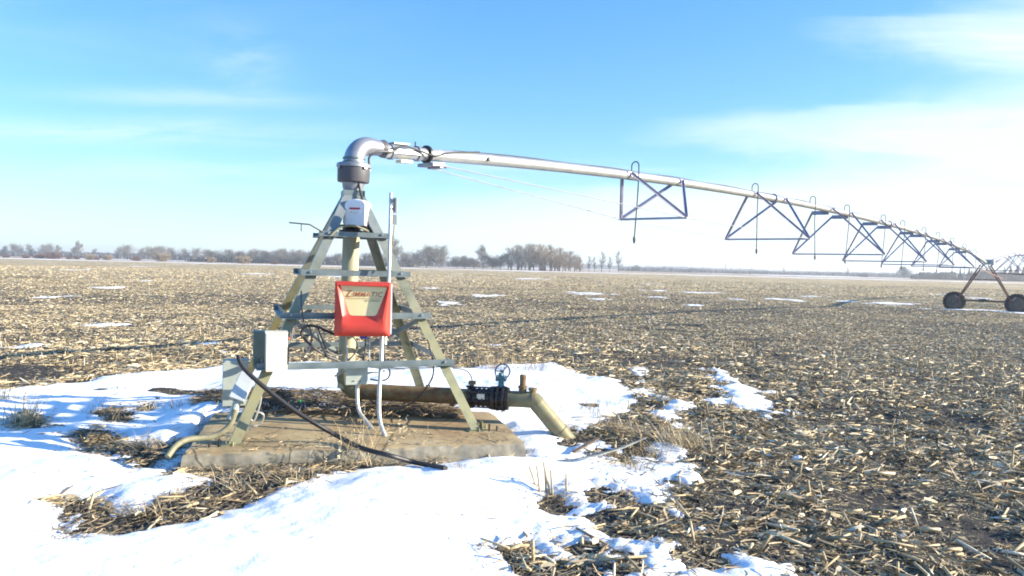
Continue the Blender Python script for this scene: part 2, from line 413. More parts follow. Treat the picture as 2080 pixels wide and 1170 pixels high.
def ground_mat():
    m_, n, l, b = new_mat("stubble_field")
    g = n.new("ShaderNodeNewGeometry"); P = g.outputs["Position"]
    sx = n.new("ShaderNodeSeparateXYZ"); l.new(P, sx.inputs[0])
    def noise(scale, det=4, rough=.6, vec=P):
        z = n.new("ShaderNodeTexNoise"); z.inputs["Scale"].default_value = scale; z.inputs["Detail"].default_value = det; z.inputs["Roughness"].default_value = rough; l.new(vec, z.inputs["Vector"]); return z.outputs["Fac"]
    def math_(op, a, b_, c=None):
        q = n.new("ShaderNodeMath"); q.operation = op
        for i, v in enumerate((a, b_, c)):
            if v is None: continue
            if isinstance(v, (int, float)): q.inputs[i].default_value = v
            else: l.new(v, q.inputs[i])
        return q.outputs[0]
    def mr(v, a, b_, c=0., d=1., smooth=True):
        q = n.new("ShaderNodeMapRange"); q.interpolation_type = 'SMOOTHSTEP' if smooth else 'LINEAR'
        l.new(v, q.inputs["Value"])
        for k, x in (("From Min", a), ("From Max", b_), ("To Min", c), ("To Max", d)): q.inputs[k].default_value = x
        return q.outputs[0]
    def mix(f, a, b_, blend='MIX'):
        q = n.new("ShaderNodeMix"); q.data_type = 'RGBA'; q.blend_type = blend
        if isinstance(f, (int, float)): q.inputs["Factor"].default_value = f
        else: l.new(f, q.inputs["Factor"])
        for k, v in (("A", a), ("B", b_)):
            if isinstance(v, tuple): q.inputs[k].default_value = (*v, 1)
            else: l.new(v, q.inputs[k])
        return q.outputs["Result"]
    ln = n.new("ShaderNodeVectorMath"); ln.operation = 'LENGTH'; l.new(P, ln.inputs[0]); dist = ln.outputs["Value"]
    # soil
    s1 = ramp(n, [(.3, (.034, .032, .032)), (.7, (.060, .056, .053))]); l.new(noise(2.2, 8, .7), s1.inputs[0])
    # chopped stalks, long in one direction per cell
    mp = n.new("ShaderNodeMapping"); mp.inputs["Scale"].default_value = (5, 15, 8); mp.inputs["Rotation"].default_value = (0, 0, .5); l.new(P, mp.inputs[0])
    mp2 = n.new("ShaderNodeMapping"); mp2.inputs["Scale"].default_value = (16, 6, 8); mp2.inputs["Rotation"].default_value = (0, 0, .3); l.new(P, mp2.inputs[0])
    a1 = noise(1, 3, .6, mp.outputs[0]); a2 = noise(1, 3, .6, mp2.outputs[0])
    mxn = math_('MAXIMUM', a1, a2)
    big = noise(.12, 4, .6)
    thr = mr(big, .3, .7, -.035, .05)
    far = mr(dist, 14, 110, 0, 1)
    lev = math_('ADD', math_('ADD', mxn, thr), math_('MULTIPLY', far, .10))
    cover = mr(lev, .575, .67, 0, 1)
    strawc = ramp(n, [(.3, (.32, .25, .15)), (.5, (.48, .39, .235)), (.7, (.64, .55, .37))]); l.new(noise(9, 3), strawc.inputs[0])
    field = mix(cover, s1.outputs[0], strawc.outputs[0])
    # beyond the field edge: snow line, dead grass, more fields with lines of snow
    wob = math_('MULTIPLY_ADD', noise(.02, 4), 70, math_('MULTIPLY_ADD', noise(.15, 3), 16, -43))
    yy = math_('ADD', sx.outputs["Y"], wob)
    grassc = ramp(n, [(.35, (.32, .22, .15)), (.65, (.48, .37, .25))]); l.new(noise(.06, 6), grassc.inputs[0])
    farc = ramp(n, [(.35, (.20, .16, .12)), (.65, (.34, .28, .20))]); l.new(noise(.01, 6), farc.inputs[0])
    c = mix(mr(yy, 322, 326), field, (.82, .84, .87))
    c = mix(mr(yy, 352, 360), c, grassc.outputs[0])
    c = mix(mr(yy, 520, 560), c, farc.outputs[0])
    fs = mr(noise(.006, 5, .7), .50, .56, 0, 1); fs2 = math_('MULTIPLY', fs, mr(yy, 430, 560))
    c = mix(fs2, c, (.80, .82, .86))
    # thin wind-blown snow caught in the open field
    sp = math_('MULTIPLY', mr(noise(.05, 6, .75), .60, .64), mr(dist, 60, 110)); sp = math_('MULTIPLY', sp, .8)
    c = mix(sp, c, (.80, .82, .86))
    l.new(c, b.inputs["Base Color"])
    b.inputs["Roughness"].default_value = .95; b.inputs["Specular IOR Level"].default_value = .15
    bp = n.new("ShaderNodeBump"); bp.inputs["Strength"].default_value = .9; bp.inputs["Distance"].default_value = .05
    hh = math_('MULTIPLY_ADD', cover, .5, noise(14, 6, .65)); l.new(hh, bp.inputs["Height"]); l.new(bp.outputs[0], b.inputs["Normal"])
    return m_
M['ground'] = ground_mat()

def snow_mat():
    m_, n, l, b = new_mat("old_snow")
    g = n.new("ShaderNodeNewGeometry")
    nz = n.new("ShaderNodeTexNoise"); nz.inputs["Scale"].default_value = 7; nz.inputs["Detail"].default_value = 8; nz.inputs["Roughness"].default_value = .65; l.new(g.outputs["Position"], nz.inputs["Vector"])
    rp = ramp(n, [(.25, (.80, .83, .88)), (.6, (.88, .90, .93))]); l.new(nz.outputs["Fac"], rp.inputs[0])
    nz2 = n.new("ShaderNodeTexNoise"); nz2.inputs["Scale"].default_value = 26; nz2.inputs["Detail"].default_value = 6; nz2.inputs["Roughness"].default_value = .8; l.new(g.outputs["Position"], nz2.inputs["Vector"])
    r2 = ramp(n, [(.70, (0, 0, 0)), (.76, (1, 1, 1))]); l.new(nz2.outputs["Fac"], r2.inputs[0])
    mx = n.new("ShaderNodeMix"); mx.data_type = 'RGBA'; l.new(r2.outputs[0], mx.inputs["Factor"]); l.new(rp.outputs[0], mx.inputs["A"]); mx.inputs["B"].default_value = (.42, .40, .36, 1)
    l.new(mx.outputs["Result"], b.inputs["Base Color"])
    b.inputs["Roughness"].default_value = .75; b.inputs["Specular IOR Level"].default_value = .3
    bp = n.new("ShaderNodeBump"); bp.inputs["Strength"].default_value = .55; bp.inputs["Distance"].default_value = .03
    l.new(nz.outputs["Fac"], bp.inputs["Height"]); l.new(bp.outputs[0], b.inputs["Normal"])
    return m_
M['snow'] = snow_mat()

def concrete_mat():
    m_, n, l, b = new_mat("stained_concrete")
    g = n.new("ShaderNodeNewGeometry"); P = g.outputs["Position"]
    nz = n.new("ShaderNodeTexNoise"); nz.inputs["Scale"].default_value = 1.6; nz.inputs["Detail"].default_value = 9; nz.inputs["Roughness"].default_value = .62; l.new(P, nz.inputs["Vector"])
    rp = ramp(n, [(.3, (.23, .165, .085)), (.48, (.35, .265, .14)), (.7, (.44, .355, .21))]); l.new(nz.outputs["Fac"], rp.inputs[0])
    mp = n.new("ShaderNodeMapping"); mp.inputs["Location"].default_value = (-CEN.x, -CEN.y, 0); l.new(P, mp.inputs[0])
    nz2 = n.new("ShaderNodeTexNoise"); nz2.inputs["Scale"].default_value = .9; nz2.inputs["Detail"].default_value = 5; l.new(mp.outputs[0], nz2.inputs["Vector"])
    r2 = ramp(n, [(.52, (0, 0, 0)), (.72, (.5, .5, .5))]); l.new(nz2.outputs["Fac"], r2.inputs[0])
    mx = n.new("ShaderNodeMix"); mx.data_type = 'RGBA'; l.new(r2.outputs[0], mx.inputs["Factor"]); l.new(rp.outputs[0], mx.inputs["A"]); mx.inputs["B"].default_value = (.30, .17, .075, 1)
    # sides keep the bare grey
    sn = n.new("ShaderNodeSeparateXYZ"); l.new(g.outputs["True Normal"], sn.inputs[0])
    mr = n.new("ShaderNodeMapRange"); l.new(sn.outputs["Z"], mr.inputs["Value"]); mr.inputs["From Min"].default_value = .3; mr.inputs["From Max"].default_value = .8
    nz3 = n.new("ShaderNodeTexNoise"); nz3.inputs["Scale"].default_value = 12; nz3.inputs["Detail"].default_value = 8; l.new(P, nz3.inputs["Vector"])
    r3 = ramp(n, [(.3, (.17, .155, .12)), (.7, (.31, .285, .225))]); l.new(nz3.outputs["Fac"], r3.inputs[0])
    mx2 = n.new("ShaderNodeMix"); mx2.data_type = 'RGBA'; l.new(mr.outputs[0], mx2.inputs["Factor"]); l.new(r3.outputs[0], mx2.inputs["A"]); l.new(mx.outputs["Result"], mx2.inputs["B"])
    vo = n.new("ShaderNodeTexVoronoi"); vo.feature = 'DISTANCE_TO_EDGE'; vo.inputs["Scale"].default_value = .75
    wp = n.new("ShaderNodeVectorMath"); wp.operation = 'MULTIPLY_ADD'; l.new(nz3.outputs["Color"], wp.inputs[0]); wp.inputs[1].default_value = (.09, .09, 0); l.new(P, wp.inputs[2]); l.new(wp.outputs[0], vo.inputs["Vector"])
    rc = ramp(n, [(.004, (.35, .33, .3)), (.010, (1, 1, 1))]); l.new(vo.outputs["Distance"], rc.inputs[0])
    mc = n.new("ShaderNodeMix"); mc.data_type = 'RGBA'; mc.blend_type = 'MULTIPLY'; mc.inputs["Factor"].default_value = 1; l.new(mx2.outputs["Result"], mc.inputs["A"]); l.new(rc.outputs[0], mc.inputs["B"])
    l.new(mc.outputs["Result"], b.inputs["Base Color"]); b.inputs["Roughness"].default_value = .85
    bp = n.new("ShaderNodeBump"); bp.inputs["Strength"].default_value = .35; bp.inputs["Distance"].default_value = .015; l.new(nz3.outputs["Fac"], bp.inputs["Height"]); l.new(bp.outputs[0], b.inputs["Normal"])
    return m_
M['concrete'] = concrete_mat()
M['clod'] = paint("soil_clod", (.11, .095, .08), (.055, .047, .042), .95, 0, 9, bump=.6)

# ------------------------------------------------------------------ light and sky
SUN_EL, SUN_AZ = R(18), R(-4)          # azimuth from +X towards +Y
sd = Vector((math.cos(SUN_EL) * math.cos(SUN_AZ), math.cos(SUN_EL) * math.sin(SUN_AZ), math.sin(SUN_EL)))
sun = bpy.data.lights.new("sun", 'SUN'); sun.energy = 5.0; sun.angle = R(.5); sun.color = (1, .89, .70)
so = bpy.data.objects.new("sun", sun); col.objects.link(so)
so.rotation_euler = sd.to_track_quat('Z', 'Y').to_euler()
so.location = (0, 0, 30)
EXPOSURE = 1.48
HAZE = .0005
scene.view_settings.view_transform = 'Standard'
try: scene.view_settings.look = 'None'
except Exception: pass
scene.view_settings.exposure = EXPOSURE
scene.view_settings.gamma = 1.0
world = bpy.data.worlds.new("World"); scene.world = world; world.use_nodes = True
def build_world():
    n = world.node_tree.nodes; l = world.node_tree.links
    bg = n["Background"]
    sky = n.new("ShaderNodeTexSky"); sky.sky_type = 'NISHITA'; sky.sun_disc = False
    sky.sun_elevation = SUN_EL; sky.sun_rotation = R(90) - SUN_AZ
    sky.air_density = 1.0; sky.dust_density = .6; sky.ozone_density = 2.0; sky.altitude = 300
    tc = n.new("ShaderNodeTexCoord")
    nrm = n.new("ShaderNodeVectorMath"); nrm.operation = 'NORMALIZE'; l.new(tc.outputs["Generated"], nrm.inputs[0])
    sx = n.new("ShaderNodeSeparateXYZ"); l.new(nrm.outputs[0], sx.inputs[0])
    def M_(op, a, b=None, c=None, clamp=False):
        q = n.new("ShaderNodeMath"); q.operation = op; q.use_clamp = clamp
        for i, v in enumerate((a, b, c)):
            if v is None: continue
            if isinstance(v, (int, float)): q.inputs[i].default_value = v
            else: l.new(v, q.inputs[i])
        return q.outputs[0]
    def SS(v, a, b, c=0., d=1.):
        q = n.new("ShaderNodeMapRange"); q.interpolation_type = 'SMOOTHSTEP'; l.new(v, q.inputs["Value"])
        for k, x in (("From Min", a), ("From Max", b), ("To Min", c), ("To Max", d)): q.inputs[k].default_value = x
        return q.outputs[0]
    yy = M_('MAXIMUM', sx.outputs["Y"], .12)
    u = M_('DIVIDE', sx.outputs["X"], yy); v = M_('DIVIDE', sx.outputs["Z"], yy)
    uv = n.new("ShaderNodeCombineXYZ"); l.new(u, uv.inputs[0]); l.new(v, uv.inputs[1])
    def noise(scale, stretch, det=6, rough=.6, rot=0.):
        mp = n.new("ShaderNodeMapping"); mp.inputs["Scale"].default_value = (*stretch, 1); mp.inputs["Rotation"].default_value = (0, 0, rot); l.new(uv.outputs[0], mp.inputs[0])
        z = n.new("ShaderNodeTexNoise"); z.inputs["Scale"].default_value = scale; z.inputs["Detail"].default_value = det; z.inputs["Roughness"].default_value = rough
        z.inputs["Distortion"].default_value = .6; l.new(mp.outputs[0], z.inputs["Vector"]); return z.outputs["Fac"]
    n1 = noise(1.6, (1, 6), 7, .62, .12); n2 = noise(3.2, (1, 9), 6, .6, .03); n3 = noise(5, (1, 2.5), 6, .62, -.5)
    fc = n.new("ShaderNodeFloatCurve"); cm = fc.mapping; c = cm.curves[0]
    # left limit of the cirrus bank against height (v/0.5, (u+1)/2)
    ptsv = [(0, -.6), (.03, -.45), (.07, -.25), (.105, -.02), (.125, .22), (.15, .30), (.172, .16), (.205, .20), (.222, .32), (.235, .46), (.27, .52), (.30, .44), (.335, .36), (.36, .55), (.42, .6), (.5, .5)]
    c.points[0].location = (0, (ptsv[0][1] + 1) / 2); c.points[1].location = (1, (ptsv[-1][1] + 1) / 2)
    for a, b in ptsv[1:-1]: c.points.new(a / .5, (b + 1) / 2)
    cm.update()
    vd = M_('ADD', v, M_('MULTIPLY_ADD', n2, .05, -.025))
    l.new(M_('MULTIPLY', vd, 2.0, clamp=True), fc.inputs["Value"])
    edge = M_('MULTIPLY_ADD', fc.outputs[0], 2, -1)
    du = M_('SUBTRACT', M_('ADD', u, M_('MULTIPLY_ADD', n3, .22, -.11)), edge)
    bank = M_('ADD', M_('MULTIPLY', SS(du, -.03, .16), .40), M_('MULTIPLY', SS(du, .03, .50), .72))
    bank = M_('MULTIPLY', bank, M_('MULTIPLY_ADD', n2, 1.5, .2))
    bank = M_('MULTIPLY', bank, SS(v, -.02, .03)); bank = M_('MULTIPLY', bank, M_('MULTIPLY', SS(v, .85, .42), SS(sx.outputs["Y"], .10, .35)))
    def blob(u0, v0, su, sv, amp, nz, lo=.35, hi=.7, skew=0.):
        a = M_('DIVIDE', M_('SUBTRACT', M_('ADD', u, M_('MULTIPLY', M_('SUBTRACT', v, v0), skew)), u0), su); b = M_('DIVIDE', M_('SUBTRACT', v, v0), sv)
        e = M_('POWER', 2.718, M_('MULTIPLY', M_('ADD', M_('MULTIPLY', a, a), M_('MULTIPLY', b, b)), -1))
        return M_('MULTIPLY', M_('MULTIPLY', e, amp), SS(nz, lo, hi))
    tot = bank
    for bl in (blob(-.36, .265, .055, .045, .34, n3, .36, .72, .5), blob(-.45, .215, .16, .012, .35, n2, .3, .6), blob(-.60, .165, .30, .014, .50, n2, .3, .6), blob(-.45, .180, .25, .012, .28, n1, .3, .6),
               blob(-.35, .115, .5, .02, .30, n2, .4, .65), blob(.1, .135, .35, .008, .30, n2, .35, .6), blob(-.7, .30, .5, .10, .10, n1, .35, .7)):
        tot = M_('ADD', tot, bl)
    tot = M_('MINIMUM', tot, .90)
    # sky colour correction, then cirrus
    hs = n.new("ShaderNodeHueSaturation"); hs.inputs["Hue"].default_value = SKY_HUE; hs.inputs["Saturation"].default_value = SKY_SAT; hs.inputs["Value"].default_value = SKY_VAL
    gm = n.new("ShaderNodeGamma"); gm.inputs["Gamma"].default_value = SKY_GAM; l.new(sky.outputs[0], gm.inputs["Color"]); l.new(gm.outputs[0], hs.inputs["Color"])
    mx = n.new("ShaderNodeMix"); mx.data_type = 'RGBA'; l.new(tot, mx.inputs["Factor"]); tn = n.new("ShaderNodeMix"); tn.data_type = 'RGBA'; tn.blend_type = 'MULTIPLY'; tn.inputs["Factor"].default_value = 1; l.new(hs.outputs[0], tn.inputs["A"]); tn.inputs["B"].default_value = (*SKY_TINT, 1); l.new(tn.outputs["Result"], mx.inputs["A"]); mx.inputs["B"].default_value = (CLOUD * .86, CLOUD * 1.0, CLOUD * 1.03, 1)
    l.new(mx.outputs["Result"], bg.inputs["Color"]); bg.inputs["Strength"].default_value = SKY_STR
SKY_HUE, SKY_SAT, SKY_VAL, SKY_STR, CLOUD = .505, 1.70, 1.0, .117, 3.6
SKY_GAM = .62
SKY_TINT = (1.05, 1.34, 1.62)
build_world()
world.cycles.sampling_method = 'MANUAL'; world.cycles.sample_map_resolution = 512

# ------------------------------------------------------------------ ground and snow
def build_ground():
    fine = np.radians(np.arange(-46, 46.01, .16)); coarse = np.radians(np.arange(48, 312.1, 6))
    th = np.concatenate([fine, coarse]); nr = 470
    rr = 1.5 * (3400 / 1.5) ** (np.linspace(0, 1, nr))
    TH, RR = np.meshgrid(th, rr)
    X = RR * np.sin(TH); Y = RR * np.cos(TH); Z = ground_z(X, Y)
    V = np.stack([X, Y, Z], -1).reshape(-1, 3); nt_ = len(th)
    i = np.arange(nr - 1)[:, None] * nt_; j = np.arange(nt_)[None, :]; j2 = (j + 1) % nt_
    Q = np.stack([i + j, i + j2, i + nt_ + j2, i + nt_ + j], -1).reshape(-1, 4)
    # centre disc
    V = np.vstack([V, [[0, 0, -.02]]]); c = len(V) - 1
    k = np.arange(nt_); tri = np.stack([np.full(nt_, c), (k + 1) % nt_, k, k], -1)
    Q = Q[:, ::-1]
    o = np_mesh("field_ground", V, Q, M['ground'], smooth=True)
    tag(o, kind='structure')
    return o
build_ground()

def snow_grid(x0, x1, y0, y1, st):
    xs = np.arange(x0, x1, st); ys = np.arange(y0, y1, st)
    X, Y = np.meshgrid(xs, ys); Z, v = snow_z(X, Y)
    g = ground_z(X, Y)
    V = np.stack([X, Y, Z], -1).reshape(-1, 3); nx = len(xs)
    i = np.arange(len(ys) - 1)[:, None] * nx; j = np.arange(nx - 1)[None, :]
    Q = np.stack([i + j, i + j + 1, i + nx + j + 1, i + nx + j], -1).reshape(-1, 4)
    keep = (v.reshape(-1)[Q] > -.07).any(1)
    Q = Q[keep]; used = np.unique(Q); re = np.zeros(len(V), np.int64); re[used] = np.arange(len(used))
    return V[used], re[Q]
Vs, Qs = snow_grid(-13, 7, 3.6, 17.5, .04)
allV = [Vs]; allQ = [Qs]; off = len(Vs)
for (cx, cy, rx, ry) in ELL:
    nx, ny = 110, 70
    X, Y = np.meshgrid(np.linspace(cx - rx * 1.7, cx + rx * 1.7, nx), np.linspace(cy - ry * 1.7, cy + ry * 1.7, ny))
    q = .50 - np.sqrt(((X - cx) / rx) ** 2 + ((Y - cy) / ry) ** 2) + .75 * fbm((X - cx) / rx * 2.2 + cx, (Y - cy) / ry * 2.2 + cy, 51, 4) + .9 * fbm(X * 1.6, Y * .9, 52, 4)
    Z = ground_z(X, Y) + .034 * np.tanh(q * 1.6) + .003
    V = np.stack([X, Y, Z], -1).reshape(-1, 3)
    i = np.arange(ny - 1)[:, None] * nx; j = np.arange(nx - 1)[None, :]
    Q = np.stack([i + j, i + j + 1, i + nx + j + 1, i + nx + j], -1).reshape(-1, 4)
    Q = Q[(q.reshape(-1)[Q] > -.4).any(1)]
    allV.append(V); allQ.append(Q + off); off += len(V)
sn = np_mesh("snow", np.vstack(allV), np.vstack(allQ), M['snow'], smooth=True); tag(sn, kind='structure')

# ------------------------------------------------------------------ corn residue
def scatter(n, r0, r1, amax=40):
    a = np.radians(RNG.uniform(-amax, amax, n)); r = np.sqrt(RNG.uniform(r0 * r0, r1 * r1, n))
    return r * np.sin(a), r * np.cos(a)
def strips(x, y, z, Lm, Wm, tint, nsec=3, lift=.6, curl=.5, ph=None):
    n = len(x)
    ph = RNG.uniform(0, 2 * PI, n) if ph is None else ph
    tl = RNG.normal(0, .16, n); cv = RNG.normal(.05, .18, n) * curl; lat = RNG.normal(0, .22, n)
    r0 = RNG.normal(0, .7, n); r1 = r0 + RNG.normal(0, .8, n)
    s = np.linspace(-.5, .5, nsec)
    hx, hy = np.cos(ph), np.sin(ph)
    V = np.zeros((n, nsec, 2, 3))
    zo = z + RNG.uniform(0.0, .02, n) * lift + np.abs(tl) * Lm * .35 + .2 * Wm
    for k, sk in enumerate(s):
        al = sk * Lm; la = lat * Lm * (sk * sk - .08); zz = zo + tl * al + cv * Lm * (.25 - sk * sk)
        cx = x + hx * al - hy * la; cy = y + hy * al + hx * la
        ro = r0 + (r1 - r0) * (sk + .5); tap = Wm * (.5 * (1 - .45 * abs(2 * sk) ** 2))
        for e, sg in enumerate((-1, 1)):
            V[:, k, e, 0] = cx - hy * np.cos(ro) * tap * sg; V[:, k, e, 1] = cy + hx * np.cos(ro) * tap * sg; V[:, k, e, 2] = zz + np.sin(ro) * tap * sg
    base = (np.arange(n) * nsec * 2)[:, None]
    q = np.array([[2 * k, 2 * k + 1, 2 * k + 3, 2 * k + 2] for k in range(nsec - 1)])
    Q = (base[:, :, None] + q[None]).reshape(-1, 4)
    return V.reshape(-1, 3), Q, np.repeat(tint, nsec * 2)
def stalks(x, y, z, Lm, rad, tint, pitch=None, ns=6):
    n = len(x); ph = RNG.uniform(0, 2 * PI, n); pt = RNG.normal(0, .14, n) if pitch is None else pitch
    d = np.stack([np.cos(ph) * np.cos(pt), np.sin(ph) * np.cos(pt), np.sin(pt)], -1)
    a = np.stack([-np.sin(ph), np.cos(ph), 0 * ph], -1); b = np.cross(d, a)
    c = np.stack([x, y, z], -1)
    V = np.zeros((n, 2, ns + 0, 3))
    for e, sg in enumerate((-.5, .5)):
        for k in range(ns):
            t = 2 * PI * k / ns
            V[:, e, k] = c + d * (Lm * sg)[:, None] + (a * math.cos(t) + b * math.sin(t)) * (rad * (1 if e else 1.15))[:, None]
    base = (np.arange(n) * 2 * ns)[:, None, None]
    q = [[k, (k + 1) % ns, ns + (k + 1) % ns, ns + k] for k in range(ns)]
    q += [[0, 5, 4, 1], [1, 4, 3, 2], [ns, ns + 1, ns + 4, ns + 5], [ns + 1, ns + 2, ns + 3, ns + 4]]
    return V.reshape(-1, 3), (base + np.array(q)[None]).reshape(-1, 4), np.repeat(tint, 2 * ns)
def tints(n, lo=0., mean=.5, sdv=.2):
    return np.clip(RNG.normal(mean, sdv, n), 0.02, 1)
def masked(x, y, keep_on_snow=.0, grainy=True):
    v = snow_v(x, y); su, sv = slab_uv(x, y)
    on = (su > -.05) & (su < SLAB_W + .05) & (sv > -.1) & (sv < SLAB_D + .1)
    k = ((v < .01) | (RNG.random(len(x)) < .5 * np.exp(-np.clip(v, 0, 9) / .09))) & ~on
    for h in P_HOLES[:2]: k &= (sdf(h, x, y) < 0) | (RNG.random(len(x)) < .30)
    if grainy:
        nr_ = sstep(30, 12, np.sqrt(x * x + y * y)); dens = .72 + .02 * nr_ + (.7 + .5 * nr_) * fbm(x * .55, y * .55, 71, 3) + (.45 + .5 * nr_) * fbm(x * 2.2, y * 2.2, 72, 2)
        k &= RNG.random(len(x)) < dens
    for (cx, cy, rx, ry) in ELL:
        k &= (((x - cx) / rx) ** 2 + ((y - cy) / ry) ** 2 > .6) | (RNG.random(len(x)) < .4)
    return k, v
resV, resQ, resT = [], [], []; roff = 0
def push(t):
    global roff
    V, Q, T_ = t
    resV.append(V); resQ.append(Q + roff); resT.append(T_); roff += len(V)
for n, r0, r1, Lr, Wr, ns in ((150000, 4.6, 11, (.02, .17), (.0022, .013), 4), (190000, 11, 20, (.03, .18), (.004, .019), 3), (210000, 20, 38, (.05, .20), (.008, .024), 3), (150000, 38, 80, (.08, .24), (.014, .034), 3), (90000, 80, 170, (.16, .4), (.03, .07), 3)):
    x, y = scatter(n, r0, r1); k, v = masked(x, y); x, y, v = x[k], y[k], v[k]; n = len(x)
    z = np.where(v > -.05, np.maximum(snow_z(x, y)[0], ground_z(x, y)), ground_z(x, y)) + .004
    q = RNG.random(n) ** 2.4
    Lm = Lr[0] + (Lr[1] - Lr[0]) * q; Wm = Wr[0] + (Wr[1] - Wr[0]) * RNG.random(n) ** 1.5
    ti = tints(n, 0, (.48 if r0 < 11 else .54) + .10 * (r0 > 15), .22)
    push(strips(x, y, z, Lm, Wm, ti, ns))
# heaps left by the tillage, each with its own lie
x, y = scatter(1500, 4.6, 16); k, v = masked(x, y); x, y = x[k], y[k]; nc = len(x); m_ = 46
hr_ = RNG.uniform(.07, .26, nc); hp_ = RNG.uniform(0, PI, nc); hh_ = RNG.uniform(.02, .085, nc)
gx = RNG.normal(0, 1, (nc, m_)); gy = RNG.normal(0, .6, (nc, m_))
X_ = (x[:, None] + hr_[:, None] * (gx * np.cos(hp_)[:, None] - gy * np.sin(hp_)[:, None])).ravel(); Y_ = (y[:, None] + hr_[:, None] * (gx * np.sin(hp_)[:, None] + gy * np.cos(hp_)[:, None])).ravel()
Zb = (hh_[:, None] * np.exp(-(gx ** 2 + gy ** 2) * .8) * RNG.uniform(.2, 1, (nc, m_))).ravel(); PH = (hp_[:, None] + RNG.normal(0, .7, (nc, m_))).ravel()
n = len(X_); push(strips(X_, Y_, ground_z(X_, Y_) + Zb, .05 + .24 * RNG.random(n) ** 2, .005 + .022 * RNG.random(n) ** 1.6, np.clip(tints(n, 0, .46, .2) + np.repeat(RNG.normal(0, .1, nc), m_), .02, 1), 4, ph=PH))
# pale broad husks and cob pieces
x, y = scatter(3600, 4.6, 20); k, v = masked(x, y, .0); x, y = x[k], y[k]; n = len(x)
push(strips(x, y, ground_z(x, y) + .015, RNG.uniform(.06, .20, n), RNG.uniform(.02, .05, n), tints(n, 0, .82, .1), 4, curl=1.2))
x, y = scatter(5600, 4.6, 22); k, v = masked(x, y); x, y = x[k], y[k]; n = len(x)
rad = RNG.uniform(.006, .013, n); push(stalks(x, y, ground_z(x, y) + .02 + RNG.uniform(0, .03, n), RNG.uniform(.08, .38, n) ** 1.0, rad, tints(n, 0, .62, .18)))
# standing stubs
x, y = scatter(1300, 4.8, 26); k, v = masked(x, y); x, y = x[k], y[k]; n = len(x); h = RNG.uniform(.06, .22, n)
push(stalks(x, y, ground_z(x, y) + h * .4, h, RNG.uniform(.007, .013, n), tints(n, 0, .55, .15), pitch=RNG.normal(1.3, .28, n)))
# bits lying on or poking out of the snow's ragged edge
x, y = scatter(16000, 4.6, 13); v = snow_v(x, y); rag = sstep(-.4, 1.2, x) * sstep(10.5, 8.0, y)
k = (v > .0) & (RNG.random(len(x)) < np.exp(-v / (.05 + .22 * rag)) * (.35 + .5 * rag)); x, y = x[k], y[k]; n = len(x)
z, _ = snow_z(x, y); push(strips(x, y, z + .002, RNG.uniform(.03, .20, n), RNG.uniform(.005, .018, n), tints(n, 0, .42, .2), 4))
x, y = scatter(2600, 4.6, 12); v = snow_v(x, y); k = (v > .1) & (fbm(x * 1.1, y * 1.1, 91, 2) > .05); x, y = x[k], y[k]; n = len(x); z, _ = snow_z(x, y); push(strips(x, y, z + .001, RNG.uniform(.015, .09, n), RNG.uniform(.002, .007, n), tints(n, 0, .3, .2), 4))
residue = np_mesh("corn_litter", np.vstack(resV), np.vstack(resQ), M['straw'], attr=np.concatenate(resT)); tag(residue, kind='stuff')
print("residue faces", sum(len(q) for q in resQ))

# soil clods
def clods():
    x, y = scatter(26000, 4.6, 16); v = snow_v(x, y); su, sv = slab_uv(x, y)
    on = (su > -.02) & (su < SLAB_W + .02) & (sv > -.02) & (sv < SLAB_D)
    strip = np.zeros(len(x), bool)
    for h in P_HOLES: strip |= sdf(h, x, y) > -.12
    k = ~on & (v < .04) & (strip | (RNG.random(len(x)) < .35 * (fbm(x * .8, y * .8, 81, 2) > -.05)))
    x, y = x[k], y[k]
    # extra heaps in the bare strips
    ex_, ey_ = [], []
    for h in P_HOLES[:2]:
        lo, hi = h.min(0), h.max(0); px = RNG.uniform(lo[0], hi[0], 1500); py = RNG.uniform(lo[1], hi[1], 1500)
        q = (sdf(h, px, py) > -.05); ex_.append(px[q]); ey_.append(py[q])
    ex_ = np.concatenate(ex_); ey_ = np.concatenate(ey_); su, sv = slab_uv(ex_, ey_); q = ~((su > -.02) & (su < SLAB_W + .02) & (sv > -.02) & (sv < SLAB_D))
    x = np.concatenate([x, ex_[q]]); y = np.concatenate([y, ey_[q]])
    n = len(x); r = .006 + .026 * RNG.random(n) ** 3; st_ = np.zeros(n, bool)
    for h in P_HOLES[:2]: st_ |= sdf(h, x, y) > -.05
    r = np.where(st_, .006 + .034 * RNG.random(n) ** 4, r)
    lat = [(1, 0, 0), (-1, 0, 0), (0, 1, 0), (0, -1, 0), (0, 0, 1), (0, 0, -1)]
    ico = []
    t = (1 + 5 ** .5) / 2
    ico = np.array([(-1, t, 0), (1, t, 0), (-1, -t, 0), (1, -t, 0), (0, -1, t), (0, 1, t), (0, -1, -t), (0, 1, -t), (t, 0, -1), (t, 0, 1), (-t, 0, -1), (-t, 0, 1)]) / 1.9
    fc = np.array([(0, 11, 5), (0, 5, 1), (0, 1, 7), (0, 7, 10), (0, 10, 11), (1, 5, 9), (5, 11, 4), (11, 10, 2), (10, 7, 6), (7, 1, 8), (3, 9, 4), (3, 4, 2), (3, 2, 6), (3, 6, 8), (3, 8, 9), (4, 9, 5), (2, 4, 11), (6, 2, 10), (8, 6, 7), (9, 8, 1)])
    V = ico[None] * RNG.uniform(.45, 1.35, (n, 12, 1)) * r[:, None, None] * RNG.uniform(.6, 1.3, (n, 1, 3)) * np.array([1.15, 1.15, .65])
    V += np.stack([x, y, ground_z(x, y) + r * .35], -1)[:, None]
    Q = (np.arange(n)[:, None, None] * 12 + fc[None]).reshape(-1, 3)
    tag(np_mesh("dirt", V.reshape(-1, 3), Q, M['clod']), kind='stuff')
clods()
